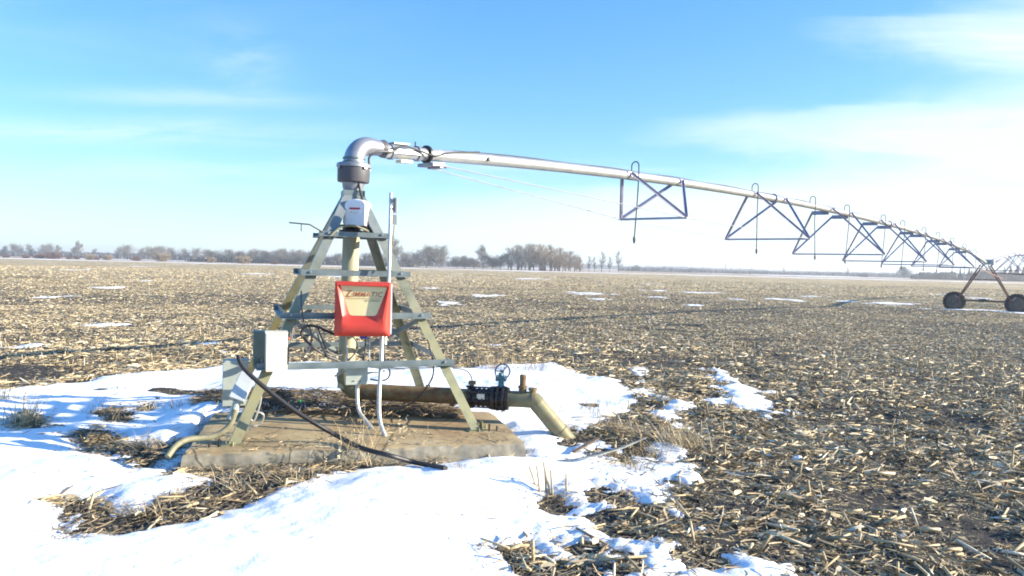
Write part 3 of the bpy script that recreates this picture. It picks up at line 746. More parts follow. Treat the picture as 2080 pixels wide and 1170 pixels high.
def debris_mat():
    poly = np.array([G(a, b, .16)[:2] for a, b in ((405, 800), (520, 798), (660, 803), (800, 812), (940, 838), (925, 850), (840, 846), (720, 842), (560, 838), (450, 832), (400, 824))])
    lo, hi = poly.min(0), poly.max(0); n = 5200; x = RNG.uniform(lo[0], hi[0], n); y = RNG.uniform(lo[1], hi[1], n); q = sdf(poly, x, y) > -.05; x, y = x[q], y[q]; n = len(x)
    z = .155 + np.clip(sdf(poly, x, y), 0, .25) * .38 * RNG.uniform(.3, 1, n)
    V, Q, T_ = strips(x, y, z, RNG.uniform(.06, .36, n), RNG.uniform(.004, .016, n), tints(n, 0, .17, .14), 4, lift=2.5, ph=RNG.normal(.1, .7, n))
    tag(np_mesh("debris_litter", V, Q, M['straw'], attr=T_), kind='stuff')
    n = 260; x = RNG.uniform(lo[0], hi[0], n); y = RNG.uniform(lo[1], hi[1], n)
debris_mat()
def pad_litter():
    n = 420; a = RNG.uniform(.05, SLAB_W - .05, n); b = np.abs(RNG.normal(0, .5, n)) + .03; p0 = SLAB_A
    x = p0.x + SX.x * a + SY.x * b; y = p0.y + SX.y * a + SY.y * b
    V, Q, T_ = strips(x, y, np.full(n, .156), RNG.uniform(.02, .16, n), RNG.uniform(.003, .010, n), tints(n, 0, .4, .2), 4)
    n2 = 330; a = RNG.uniform(-.05, SLAB_W * .75, n2); b = -np.abs(RNG.normal(0, .09, n2)) + .02; x = p0.x + SX.x * a + SY.x * b; y = p0.y + SX.y * a + SY.y * b
    V2, Q2, T2 = strips(x, y, RNG.uniform(.0, .02, n2), RNG.uniform(.05, .16, n2), RNG.uniform(.003, .009, n2), tints(n2, 0, .42, .2), 4, lift=1)
    tag(np_mesh("straw_litter", np.vstack([V, V2]), np.vstack([Q, Q2 + len(V)]), M['straw'], attr=np.concatenate([T_, T2])), kind='stuff')
pad_litter()
# chaff and dead leaves over the bare strips
def strip_litter():
    Vv, Qq, Tt = [], [], []; o_ = 0
    for h, cnt in zip(P_HOLES[:8], (3600, 1400, 120, 160, 60, 60, 160, 120)):
        lo, hi = h.min(0) - .1, h.max(0) + .1; px = RNG.uniform(lo[0], hi[0], cnt); py = RNG.uniform(lo[1], hi[1], cnt)
        q = (sdf(h, px, py) > -.08); px, py = px[q], py[q]; su, sv = slab_uv(px, py)
        q = ~((su > 0) & (su < SLAB_W) & (sv > 0) & (sv < SLAB_D)); px, py = px[q], py[q]; n = len(px)
        V, Q, T_ = strips(px, py, ground_z(px, py) + .01, RNG.uniform(.04, .20, n), RNG.uniform(.002, .008, n), tints(n, 0, .36, .2), 4, lift=1.6)
        Vv.append(V); Qq.append(Q + o_); Tt.append(T_); o_ += len(V)
    tag(np_mesh("dead_grass_litter", np.vstack(Vv), np.vstack(Qq), M['straw'], attr=np.concatenate(Tt)), kind='stuff')
strip_litter()

# ------------------------------------------------------------------ concrete pad
def build_pad():
    o = Vector((SLAB_A.x, SLAB_A.y, 0))
    root = empty("concrete_pad", o, "thick stained concrete pad under the four-legged steel tower", "concrete pad")
    nx, ny = 60, 40; vs = []; fs = []
    W, Dp, z = SLAB_W, SLAB_D, .152
    def edge(p, q): return .012 * (random.random() - .5)
    g = MB()
    # top grid with chipped rim, then skirts
    rim = []
    for j in range(ny + 1):
        for i in range(nx + 1):
            a = W * i / nx; b = Dp * j / ny
            onr = i in (0, nx) or j in (0, ny)
            jx = random.uniform(-.008, .008); jy = random.uniform(-.010, .010)
            if onr: p = o + SX * (a + jx) + SY * (b + jy) + ez * (z - random.random() ** 3 * .02)
            else: p = o + SX * a + SY * b + ez * (z + random.uniform(-.0015, .0015))
            vs.append(p)
    fs = [(j * (nx + 1) + i, j * (nx + 1) + i + 1, (j + 1) * (nx + 1) + i + 1, (j + 1) * (nx + 1) + i) for j in range(ny) for i in range(nx)]
    ring = [i for i in range(nx + 1)] + [j * (nx + 1) + nx for j in range(1, ny + 1)] + [ny * (nx + 1) + i for i in range(nx - 1, -1, -1)] + [j * (nx + 1) for j in range(ny - 1, 0, -1)]
    n0 = len(vs); k = len(ring); c = o + SX * W / 2 + SY * Dp / 2
    for lev, (zz, outw) in enumerate(((z - .03, .010), (.07, .018), (-.12, .03))):
        for r in ring:
            p = vs[r]; d = Vector((p.x - c.x, p.y - c.y, 0)).normalized()
            vs.append(Vector((p.x, p.y, 0)) + d * (outw + random.uniform(-.008, .008)) + ez * zz)
    for q in range(k):
        q2 = (q + 1) % k
        fs.append((ring[q2], ring[q], n0 + q, n0 + q2))
        for lev in range(2): fs.append((n0 + lev * k + q2, n0 + lev * k + q, n0 + (lev + 1) * k + q, n0 + (lev + 1) * k + q2))
    g.add(vs, fs); g.build("slab", M['concrete'], root, smooth=True)
    # anchor bolt plates cast in
    for x_, y_ in ((-HS, -HS), (HS, -HS), (HS, HS), (-HS, HS)):
        b = MB(); p = L(x_ * 1.06, y_ * 1.03, .15)
        b.tube([p, p + ez * .09], .012, 8); b.tube([p + ex * .1 * (1 if x_ > 0 else -1), p + ex * .1 * (1 if x_ > 0 else -1) + ez * .06], .011, 8)
        build_each(b, "anchor_bolt", M['blackmetal'], root)
build_pad()

# ------------------------------------------------------------------ pivot tower
ZT = 3.10; HT = .13; Z0 = .152
tower = empty("pivot_tower", CEN, "four-legged galvanised pivot tower with a red control panel, standing on the concrete pad", "pivot tower")
def legpt(sx_, sy_, z):
    k = (z - Z0) / (ZT - Z0); h = HS + (HT - HS) * k
    return L(sx_ * h, sy_ * h, z)
for sx_ in (-1, 1):
    for sy_ in (-1, 1):
        g = MB(); g.angle(legpt(sx_, sy_, Z0 + .01), legpt(sx_, sy_, ZT), ex * -sx_, ey * -sy_, .125, .010)
        lg = g.build("leg", M['galv'], tower)
        b = MB(); p = legpt(sx_, sy_, Z0)
        b.box(p + ex * -sx_ * .05 + ey * -sy_ * .05 + ez * .007, ex, ey, ez, .12, .10, .007)
        b.box(p + ex * sx_ * .015 + ey * -sy_ * .06 + ez * .06, ex, ey, ez, .006, .055, .05)
        b.build("foot_plate", M['galv'], lg); b = MB()
        for dx, dy in ((.11, -.02), (-.02, .11)):
            b.tube([p + ex * sx_ * (dx - .03) + ey * sy_ * (dy - .06), p + ex * sx_ * (dx - .03) + ey * sy_ * (dy - .06) + ez * .05], .014, 6)
        build_each(b, "foot_bolt", M['galv'], lg)
LEVELS = (.93, 1.50, 2.02, 2.52)
for li, z in enumerate(LEVELS):
    for (a, b_, nrm) in (((-1, -1), (1, -1), -ey), ((1, -1), (1, 1), ex), ((1, 1), (-1, 1), ey), ((-1, 1), (-1, -1), -ex)):
        p0 = legpt(*a, z); p1 = legpt(*b_, z); d = (p1 - p0).normalized(); ext = .07 if abs(nrm.dot(ey)) > .5 else .0
        g = MB(); o_ = nrm * .004
        g.angle(p0 - d * ext + o_, p1 + d * ext + o_, ez, nrm, .072 if li < 3 else .066, .008)
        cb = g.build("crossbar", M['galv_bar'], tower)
        h = MB()
        for q in (p0 + d * .05, p1 - d * .05):
            h.tube([q + nrm * .013 + ez * .045, q + nrm * .032 + ez * .045], .016, 6)
        build_each(h, "bolt_head", M['zinc'], cb)
# knee braces to the riser and rear diagonals
for p0, p1 in ((legpt(1, -1, 1.5) - ex * .05, L(.13, -.02, .98)), (legpt(-1, -1, 1.5) + ex * .05, L(-.13, -.02, .98)),
               (legpt(1, 1, .95), L(.4, .62, 1.5) + ey * .3), (legpt(-1, 1, .95), L(-.4, .62, 1.5) + ey * .3)):
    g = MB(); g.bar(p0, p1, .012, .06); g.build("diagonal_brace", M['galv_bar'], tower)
# riser, seals, swivel, elbow
RX = L(0, 0, 0)
g = MB(); g.lathe(RX, AXV, [(.112, .50), (.112, 2.55), (.135, 2.555), (.135, 2.585), (.10, 2.59)], 32); riser = g.build("riser_pipe", M['riser'], tower, smooth=True)
g = MB(); g.lathe(RX, AXV, [(.125, 2.59), (.165, 2.60), (.165, 2.625), (.12, 2.63), (.12, 2.66), (.175, 2.665), (.175, 2.69), (.10, 2.70)], 32); g.build("swivel_seal", M['blackmetal'], tower, smooth=True)
g = MB(); g.lathe(RX, AXV, [(.10, 2.70), (.118, 2.72), (.118, 3.12), (.14, 3.20), (.15, 3.26)], 32); g.build("upper_pipe", M['zinc'], tower, smooth=True)
g = MB()
for s1 in (-1, 1):
    g.box(L(s1 * .135, 0, 3.07), ex, ey, ez, .005, .15, .08); g.box(L(0, s1 * .135, 3.07), ex, ey, ez, .128, .005, .08)
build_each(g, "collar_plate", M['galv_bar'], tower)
ZD = 3.265
g = MB(); g.lathe(RX, AXV, [(.12, ZD), (.205, ZD + .002), (.212, ZD + .02), (.215, ZD + .20), (.10, ZD + .21)], 40); drum = g.build("collector_drum", M['drum'], tower, smooth=True)
g = MB(); g.lathe(RX, AXV, [(.222, ZD + .195), (.230, ZD + .198), (.230, ZD + .235), (.215, ZD + .25), (.15, ZD + .255)], 40); g.build("drum_lid", M['zinc'], drum, smooth=True)
for a_ in (-2.7, -1.0, .3, 1.6):
    h = MB(); dv = ex * math.cos(a_) + ey * math.sin(a_); h.box(RX + dv * .232 + AXV * (ZD + .20), Vector((-dv.y, dv.x, 0)), dv, ez, .025, .008, .035); h.build("clamp", M['zinc'], drum, bevel=.003)
ZE = ZD + .25
def elbow():
    pts = [RX + AXV * ZE]; rad = [.150]
    for k in range(0, 19):
        a = k / 18 * R(90); pts.append(RX + AXV * (ZE + .03) + ez * (.235 * math.sin(a)) + ua * .25 * (1 - math.cos(a))); rad.append(.140 - .018 * (k / 18))
    for k in range(1, 7): pts.append(pts[18 + 1 - 0] + ua * (.22 * k / 6)); rad.append(.122 - .022 * k / 6)
    return pts, rad
pe, re_ = elbow()
g = MB(); g.tube(pe, re_, 28); elb = g.build("elbow_pipe", M['zinc'], tower, smooth=True)
h = MB()
for zz in (ZE + .02, ZE + .07): h.lathe(RX, AXV, [(.140, zz - .012), (.152, zz - .010), (.152, zz + .010), (.140, zz + .012)], 32)
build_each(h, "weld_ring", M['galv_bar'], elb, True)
ZP = pe[-1].z                     # centre height of the elbow outlet
TP = (pe[-1] - ARM).dot(ua)
print("elbow out", TP, ZP, A(780, 298), A(735, 300))
h = MB(); d0 = (pe[-1] - pe[-2]).normalized()
h.lathe(pe[-1], d0, [(.09, -.05), (.106, -.048), (.124, .012), (.124, .03), (.09, .032)], 28); h.build("flange", M['drum'], elb, smooth=True)
# cable from drum lid to the arm
g = MB(); g.tube([ARM + ua * .17 + wa * .1 + ez * (ZD + .25), ARM + ua * .17 + wa * .11 + ez * (ZD + .36), ARM + ua * .30 + wa * .15 + ez * (ZD + .44), ARM + ua * .52 + wa * .15 + ez * (ZP - .05), ARM + ua * .66 + wa * .11 + ez * (ZP + .02)], .016, 8, smooth=6)
g.build("power_cable", M['cable'], tower, smooth=True)

# white box
def facing(phi_deg):
    p = R(phi_deg); n_ = Vector((math.sin(p), -math.cos(p), 0)); r_ = Vector((math.cos(p), math.sin(p), 0)); return n_, r_
nb, rb_ = facing(-6)
cb0 = T(721, 432, -.30)
g = MB()
hw, hh, hd = .145, .175, .13
prof = [(-hw, -hh), (hw, -hh), (hw, hh * .70), (hw * .72, hh * .96), (0, hh * 1.05), (-hw * .72, hh * .96), (-hw, hh * .70)]
vs = [cb0 + rb_ * a + ez * b - nb * 0 for a, b in prof] + [cb0 + rb_ * a + ez * b - nb * (2 * hd) for a, b in prof]
k = len(prof); g.add(vs, [tuple(range(k)), tuple(range(2 * k - 1, k - 1, -1))] + [((i + 1) % k, i, i + k, (i + 1) % k + k) for i in range(k)])
wb = g.build("white_switch_box", M['whitebox'], tower, bevel=.018)
h = MB(); h.box(cb0 + ez * .055 - rb_ * .005 + nb * .002, rb_, nb, ez, .072, .001, .012); h.build("warning_band", M['stickerred'], wb)
h = MB(); h.box(cb0 + ez * .012 - rb_ * .005 + nb * .002, rb_, nb, ez, .072, .001, .028); h.build("warning_sticker", M['stickerwhite'], wb)
h = MB(); c_ = cb0 + ez * .010 - rb_ * .048 + nb * .005; h.add([c_ - rb_ * .018 - ez * .012, c_ + rb_ * .018 - ez * .012, c_ + ez * .020], [(0, 1, 2)]); h.build("warning_triangle", M['stickeryellow'], wb)
h = MB(); h.box(cb0 - ez * (hh + .008) - nb * hd, rb_, nb, ez, hw * 1.06, hd * .95, .012); h.build("box_base", M['blackmetal'], wb)
g = MB(); g.tube([T(668, 482, -.45), T(690, 463, -.42), T(715, 458, -.42), T(738, 465, -.40), T(748, 470, -.35)], .014, 8, smooth=6); g.build("flexible_conduit", M['palecable'], tower, smooth=True)
g = MB(); g.tube([T(728, 371, -.15), T(733, 395, -.2), T(740, 420, -.25), T(746, 455, -.3), T(758, 478, -.35), T(768, 486, -.4)], .014, 8, smooth=6); g.build("power_cable", M['black'], tower, smooth=True)

# control panel
nb, rb_ = facing(9)
PC = T(736.5, 628, -1.22); PW = .655
panel = None
def rquad(pts, rads, k=5):
    out = []
    n_ = len(pts)
    for i in range(n_):
        p = Vector(pts[i]); a = (Vector(pts[i - 1]) - p).normalized(); b = (Vector(pts[(i + 1) % n_]) - p).normalized(); r = rads[i]
        for q in range(k):
            t = q / (k - 1); s = p + a * r; e = p + b * r
            out.append((1 - t) ** 2 * s + 2 * t * (1 - t) * p + t * t * e)
    return out
def P3(u_, v_, d_): return PC + rb_ * (u_ * PW) + ez * (v_ * PW) + nb * d_
def panel_loops():
    # TL, TR, BR, BL going round
    rect = [(-.5, .5), (.5, .5), (.5, -.5), (-.5, -.5)]
    back = [(-.46, .46), (.46, .46), (.46, -.46), (-.46, -.46)]
    chin = [(-.475, .485), (.485, .485), (.40, -.40), (-.39, -.40)]
    outr = [(-.455, .435), (.470, .425), (.345, -.275), (-.325, -.275)]
    face = [(-.412, .432), (.446, .412), (.250, -.128), (-.236, -.124)]
    rows = [(back, .02, -.30), (back, .02, -.10), (rect, .02, -.08), (rect, .02, -.02), ([(-.49, .49), (.49, .49), (.49, -.49), (-.49, -.49)], .025, -.008), (chin, .06, .036), (outr, .16, .040), (face, .06, -.015)]
    out = []
    for pts, r, d in rows:
        rr = [min(r, .02), min(r, .02), r, r]
        out.append([P3(p.x, p.y, d) for p in rquad([(a, b) for a, b in pts], rr, 6)])
    return out
loops = panel_loops()
g = MB(); vs = [p for lp in loops for p in lp]; k = len(loops[0]); fs = []
for i in range(len(loops) - 1):
    for q in range(k): fs.append((i * k + (q + 1) % k, i * k + q, (i + 1) * k + q, (i + 1) * k + (q + 1) % k))
fs.append(tuple(range(k))); fs.append(tuple(range(len(vs) - 1, len(vs) - k - 1, -1)))
g.add(vs, fs); panel = g.build("control_panel", M['red'], tower, smooth=True)
g = MB(); lf = [p + nb * .004 for p in loops[-1]]; cf = sum(lf, Vector()) / len(lf); lf = [cf + (p - cf) * .985 for p in lf]
g.add(lf + [p - nb * .003 for p in lf], [tuple(range(k - 1, -1, -1))] + [((q + 1) % k, q, q + k, (q + 1) % k + k) for q in range(k)])
face = g.build("face_plate", M['face'], panel)
def text(body, size, u_, v_, mat, name, parent, shear=.0, width=None, ext=.0004):
    cu = bpy.data.curves.new("txt", 'FONT'); cu.body = body; cu.size = size; cu.shear = shear; cu.space_character = 1.12; cu.extrude = ext; cu.offset = .0009 if size > .04 else .0004
    ob = bpy.data.objects.new("txt", cu); col.objects.link(ob)
    dg = bpy.context.evaluated_depsgraph_get(); me = bpy.data.meshes.new_from_object(ob.evaluated_get(dg))
    bpy.data.objects.remove(ob, do_unlink=True)
    xs = [v.co.x for v in me.vertices]; x0, x1 = min(xs), max(xs); sc = (width / (x1 - x0)) if width else 1
    o0 = root_of(parent).location
    for v in me.vertices:
        p = P3(u_, v_, -.0065) + rb_ * ((v.co.x - x0) * sc) + ez * v.co.y + nb * (v.co.z) - o0
        v.co = p
    return link_mesh(name, me, mat, parent)
text("Z", .112, -.305, .222, M['lettering'], "lettering", face, .25, .075)
text("IMMATIC", .082, -.185, .228, M['lettering'], "lettering", face, .25, .355)
text("BY LINDSAY", .030, .055, .140, M['ink'], "lettering", face, 0, .165)
g = MB(); g.box(P3(.02, .195, -.0065), rb_, nb, ez, .205, .001, .0015); g.build("underline", M['lettering'], face)
g = MB(); g.box(P3(.515, 0, -.14), rb_, nb, ez, .008, .12, .30); g.build("side_trim", M['whitebox'], panel)
for vv in (.27, -.05, -.3):
    h = MB(); h.box(P3(.508, vv, -.06), rb_, nb, ez, .010, .02, .02); h.build("latch", M['zinc'], panel)
g = MB(); g.box(P3(.02, -.52, -.12), rb_, nb, ez, .045, .05, .02); g.build("blue_connector", M['bluecap'], panel, bevel=.005)

# mast with the radio boxes
mast_pts = [T(794, 392, -.62), T(790, 560, -.80), T(782, 700, -.95)]
g = MB(); g.tube(mast_pts, .0225, 14); mast = g.build("antenna_mast", M['conduit'], tower, smooth=True)
fx = rb_
g = MB(); c_ = T(802.5, 417, -.64); g.box(c_, fx, nb, ez, .030, .04, .098); rbx = g.build("radio_box", M['greymetal'], mast, bevel=.004)
h = MB(); h.box(c_ + fx * -.004 + nb * .041, fx, nb, ez, .012, .004, .085); h.build("radio_slot", M['drum'], rbx)
for zz in (.05, -.05):
    h = MB(); h.box(c_ + fx * -.022 + nb * .02 + ez * zz, fx, nb, ez, .024, .032, .009); h.build("bracket", M['drum'], rbx)
g = MB(); c_ = T(801, 446, -.66); g.box(c_, fx, nb, ez, .035, .035, .062); g.build("junction_box", M['greybox'], mast, bevel=.004)
g = MB(); g.tube([T(801, 458, -.66), T(799, 480, -.68), T(795, 520, -.72), T(793, 545, -.74)], .008, 6, smooth=4); g.build("antenna_wire", M['palecable'], mast)
# lower conduit running from the panel to the pad
lowp = [T(776, 684, -1.02), T(774, 740, -1.10), T(770, 800, -1.20), T(771, 850, -1.32), T(780, 880, -1.42), T(792, 905, -1.48)]
g = MB(); g.tube(lowp, .026, 12, smooth=5); lc = g.build("panel_conduit", M['conduit'], tower, smooth=True)
h = MB(); p = lowp[-1]; h.box(p + ez * .02, ex, ey, ez, .055, .05, .06); h.build("conduit_boot", M['greymetal'], lc, bevel=.01)
g = MB(); g.tube([T(726, 778, -.75), T(726, 815, -.80), T(731, 838, -.85), T(744, 856, -.95), T(757, 872, -1.05)], .025, 12, smooth=5); g.build("panel_conduit", M['conduit'], tower, smooth=True)
# small dangling conduits under the panel
for pts, r, mt in (
    ([T(703, 684, -.8), T(706, 735, -.85), T(702, 752, -.9), T(680, 764, -1.0)], .012, 'conduit'),
    ([T(717, 684, -.8), T(722, 690, -.8), T(728, 705, -.82), T(712, 728, -.86), T(694, 738, -.9), T(672, 730, -.95), T(655, 706, -1.0), T(645, 680, -1.02)], .010, 'cable'),
    ([T(742, 684, -.8), T(742, 710, -.8), T(737, 735, -.85)], .010, 'cable'),
    ([T(752, 684, -.85), T(750, 725, -.9), T(758, 745, -1.0), T(790, 748, -1.1), T(880, 747, -1.12)], .008, 'conduit'),
    ([T(783, 684, -.9), T(780, 715, -.95), T(786, 740, -1.0), T(792, 757, -1.05), T(786, 770, -1.0), T(770, 773, -.95), T(752, 770, -.9)], .010, 'cable'),
    ([T(612, 660, -1.02), T(628, 665, -1.02), T(633, 690, -1.0), T(622, 715, -1.0), T(600, 722, -1.05), T(583, 722, -1.1)], .011, 'cable'),
    ([T(645, 664, -1.0), T(655, 690, -1.0), T(665, 712, -1.0), T(685, 722, -.95), T(695, 720, -.9)], .011, 'cable'),
    ([T(683, 680, -.9), T(662, 672, -1.0), T(645, 664, -1.03), T(625, 662, -1.03), T(612, 674, -1.02), T(620, 690, -1.0), T(650, 715, -.98), T(690, 734, -.9)], .016, 'black'),
    ([T(612, 590, -.95), T(612, 620, -.97), T(617, 655, -1.02)], .009, 'cable'),
    ([T(583, 700, -1.15), T(592, 690, -1.1), T(597, 664, -1.03), T(620, 658, -1.03)], .010, 'cable'),
    ([T(868, 690, -1.0), T(876, 715, -1.05), T(880, 760, -1.0), T(860, 795, -.9), T(830, 822, -.8), T(795, 830, -.75), T(765, 822, -.7), T(735, 798, -.6)], .010, 'black'),
    ([T(920, 748, -1.1), T(945, 752, -1.05), T(957, 765, -.9), T(960, 785, -.5)], .008, 'cable')):
    g = MB(); g.tube(pts, r, 7, smooth=6); g.build("wiring_loop", M[mt], tower, smooth=True)
# junction plate behind the lowest front bar
g = MB(); g.box(T(724, 757, -1.02), ex, ey, ez, .135, .03, .145); jp = g.build("junction_box", M['greybox'], tower, bevel=.006)
for px, py in ((718, 739), (731, 739), (718, 774), (731, 774)):
    h = MB(); q = T(px, py, -1.05); h.tube([q, q - ey * .008], .008, 8); h.build("screw", M['blackmetal'], jp)
# boxes on the left legs
g = MB(); q = T(562, 716, -1.30); g.box(q + ey * .12, ex, ey, ez, .118, .11, .222); jb = g.build("breaker_box", M['cream'], tower, bevel=.008)
h = MB(); h.box(q + ey * .12 + ez * .224, ex, ey, ez, .124, .116, .006); h.build("box_lid", M['cream'], jb)
h = MB(); h.box(q + ex * .126 + ey * .04 - ez * .04, ex, ey, ez, .008, .03, .10); h.build("switch_handle", M['black'], jb)
h = MB(); h.tube([q + ex * .118 + ey * .08 + ez * .155, q + ex * .140 + ey * .08 + ez * .155], .013, 10); h.build("red_button", M['stickerred'], jb)
g = MB(); q = T(527, 709, -.55); g.box(q, ex, ey, ez, .075, .13, .225); g.build("meter_box", M['darkbox'], tower, bevel=.006)
g = MB(); q = T(478, 776, -.55); g.box(q, ex, ey, ez, .145, .10, .275); g.build("junction_box", M['greybox'], tower, bevel=.006)
# pale box fixed along the front left leg
ld = (legpt(-1, -1, 1.2) - legpt(-1, -1, .2)).normalized(); lx = ex - ld * ex.dot(ld); lx.normalize(); lyy = ld.cross(lx)
g = MB(); q = T(492, 788, -1.36); g.box(q, lx, lyy, ld, .085, .07, .155); ab = g.build("junction_box", M['greymetal'], tower, bevel=.008)
h = MB(); h.tube([T(482, 815, -1.40), T(476, 835, -1.43), T(468, 853, -1.46)], .045, 12, smooth=4); h.build("conduit_neck", M['greybox'], ab, smooth=True)
g = MB(); g.tube([T(478, 832, -1.46), T(470, 858, -1.48), T(455, 875, -1.50), T(430, 887, -1.52), T(405, 890, -1.55), T(380, 893, -1.60), T(358, 905, -1.68), T(340, 928, -1.78)], .032, 12, smooth=6); g.build("flexible_conduit", M['palecable'], tower, smooth=True)
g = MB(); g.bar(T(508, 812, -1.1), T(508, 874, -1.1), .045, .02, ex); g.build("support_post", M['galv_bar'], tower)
for pts in ([T(528, 790, -1.1), T(530, 810, -1.1), T(524, 835, -1.1), T(515, 855, -1.1), T(505, 845, -1.1)], [T(515, 835, -1.05), T(535, 842, -1.05), T(530, 860, -1.0), T(515, 865, -1.0)]):
    g = MB(); g.tube(pts, .011, 7, smooth=6); g.build("wiring_loop", M['conduit'], tower, smooth=True)
# wire feeler arm on the left
g = MB(); g.tube([legpt(-1, -1, 2.55), T(629, 456, -.5), T(587, 452, -.5)], .010, 6); g.tube([T(612, 455, -.5), T(612, 470, -.5)], .007, 6); g.build("wire_arm", M['cable'], tower)

# heavy black cable over the pad
hose = MB()
hp = [T(484, 722, -1.42), T(489, 738, -1.46), T(503, 756, -1.50), T(535, 785, -1.56), T(590, 828, -1.62), T(640, 860, -1.66), T(690, 888, -1.68)]
def on_snow(px, py, lift):
    p = G(px, py, .08)
    for _ in range(3):
        z = max(float(snow_z(np.array([p.x]), np.array([p.y]))[0][0]), float(ground_z(np.array([p.x]), np.array([p.y]))[0])) + lift; p = G(px, py, z)
    return p
q1 = G(735, 910, .19); q2 = G(790, 925, .15); q3 = on_snow(845, 940, .03); q4 = on_snow(905, 951, .022)
hose.tube(hp + [q1, q2, q3, q4], .026, 12, smooth=6)
ho = hose.build("power_hose", M['black'], None, smooth=True, loc=(q2.x, q2.y, 0))
tag(ho, "thick black cable sloping from the left boxes across the concrete pad into the snow", "cable")

# ------------------------------------------------------------------ supply pipe with valve
pd = (D(1080, 811, 9.62) - D(735, 796, 9.95)); pd.z = 0; pd.normalize()
pz = .46
base = Vector((RX.x, RX.y, 0))
def S(s, dz=0.): return Vector((RX.x, RX.y, pz + dz)) + pd * s
def s_of(px):
    # distance along the pipe that lands at photo column px
    best = min(np.linspace(-.3, 4, 900), key=lambda s: abs((lambda v: 1040 + F * v.dot(rt) / v.dot(fwd))(S(s) - EYE) - px)); return float(best)
sup = empty("supply_pipe", S(s_of(1000)).xy.to_3d(), "rust-stained horizontal water pipe with black valve joining the tower riser to the ground", "water pipe")
g = MB(); pts = []; rb = .20
for k in range(9):
    a = k / 8 * PI / 2; pts.append(Vector((RX.x, RX.y, pz + rb * (1 - math.sin(a)) + 0)) + pd * (rb * (1 - math.cos(a))))
pts = [Vector((RX.x, RX.y, .70))] + pts
g.tube(pts, .114, 24); g.build("elbow", M['olive'], sup, smooth=True)
sa, sb = s_of(738), s_of(920)
g = MB(); g.tube([S(.18), S(sb)], .106, 24); g.build("rusty_pipe", M['rustpipe'], sup, smooth=True)
g = MB(); g.lathe(S(s_of(732)), pd, [(.10, -.02), (.125, -.018), (.125, .018), (.10, .02)]); g.lathe(S(sb), pd, [(.10, -.03), (.132, -.028), (.132, .028), (.10, .03)]); build_each(g, "flange", M['rustpipe'], sup, True)
g = MB(); g.tube([S(sb + .02), S(s_of(960))], .102, 24); g.build("pipe_section", M['olive'], sup, smooth=True)
s0, s1 = s_of(952), s_of(1008)
g = MB(); prof = [(.09, 0), (.15, .002), (.15, .03), (.115, .035)]
nrib = 4
for k in range(nrib):
    c_ = .05 + (s1 - s0 - .12) * (k / nrib); w_ = (s1 - s0 - .12) / nrib
    prof += [(.112, c_), (.125, c_ + w_ * .3), (.125, c_ + w_ * .6), (.112, c_ + w_ * .95)]
prof += [(.115, s1 - s0 - .06), (.155, s1 - s0 - .055), (.155, s1 - s0 - .01), (.09, s1 - s0)]
g.lathe(S(s0), pd, prof, 32); cpl = g.build("coupling", M['blackmetal'], sup, smooth=True)
side = Vector((-pd.y, pd.x, 0))
for k in range(8):
    a = 2 * PI * k / 8 + .2; o_ = (side * math.cos(a) + ez * math.sin(a)) * .140
    h = MB(); h.tube([S(s0 - .03) + o_, S(s1 + .02) + o_], .010, 6)
    for q in (s0 - .02, s0 + .045, s1 - .075, s1 + .01): h.tube([S(q) + o_, S(q + .018) + o_], .019, 6)
    h.build("tie_bolt", M['blackmetal'], cpl)
h = MB(); h.tube([S(s0 + .04, .13), S(s0 + .04, .20)], .03, 10); h.tube([S(s0 + .04, .19) - pd * .04, S(s0 + .04, .19) + pd * .05], .026, 10); h.build("air_vent", M['rustpipe'], sup, smooth=True)
h = MB(); h.box(S((s0 + s1) / 2, .03) - side * .118, pd, side, ez, .05, .006, .035); h.build("maker_plate", M['greymetal'], cpl)
# butterfly valve with gear and handwheel
sv_ = s_of(1017)
g = MB(); g.lathe(S(sv_), pd, [(.09, -.06), (.125, -.058), (.165, -.05), (.165, -.022), (.13, -.018), (.13, .018), (.165, .022), (.165, .05), (.125, .058), (.09, .06)], 32); valve = g.build("valve_body", M['blackmetal'], sup, smooth=True)
for k in range(10):
    a = 2 * PI * k / 10; o_ = (side * math.cos(a) + ez * math.sin(a)) * .147
    h = MB(); h.tube([S(sv_ - .075) + o_, S(sv_ + .075) + o_], .013, 6); h.build("bolt", M['blackmetal'], valve)
g = MB(); vz = S(sv_)
g.tube([vz + ez * .14, vz + ez * .24], [.045, .032], 12); g.box(vz + ez * .265, pd, side, ez, .07, .05, .035); gear = g.build("gear_box", M['teal'], valve, smooth=True, bevel=.008)
hwn = (Vector((EYE.x - vz.x, EYE.y - vz.y, 0)).normalized() + pd * .25).normalized(); hc = vz + ez * .36 + hwn * .06; hr = Vector((-hwn.y, hwn.x, 0))
h = MB()
N = 28; ring = [hc + hr * .098 * math.cos(2 * PI * k / N) + ez * .098 * math.sin(2 * PI * k / N) for k in range(N + 1)]
h.tube(ring, .0095, 8, cap=False)
for k in range(3):
    a = 2 * PI * k / 3 + .9; h.tube([hc, hc + (hr * math.cos(a) + ez * math.sin(a)) * .098], .008, 6)
h.tube([hc + hwn * .02, hc - hwn * .08], .018, 10); h.build("handwheel", M['wheelblue'], valve, smooth=True)
h = MB(); h.tube([hc - hwn * .09 - ez * .03, vz + ez * .25], [.03, .04], 10); h.build("wheel_shaft", M['teal'], valve, smooth=True)
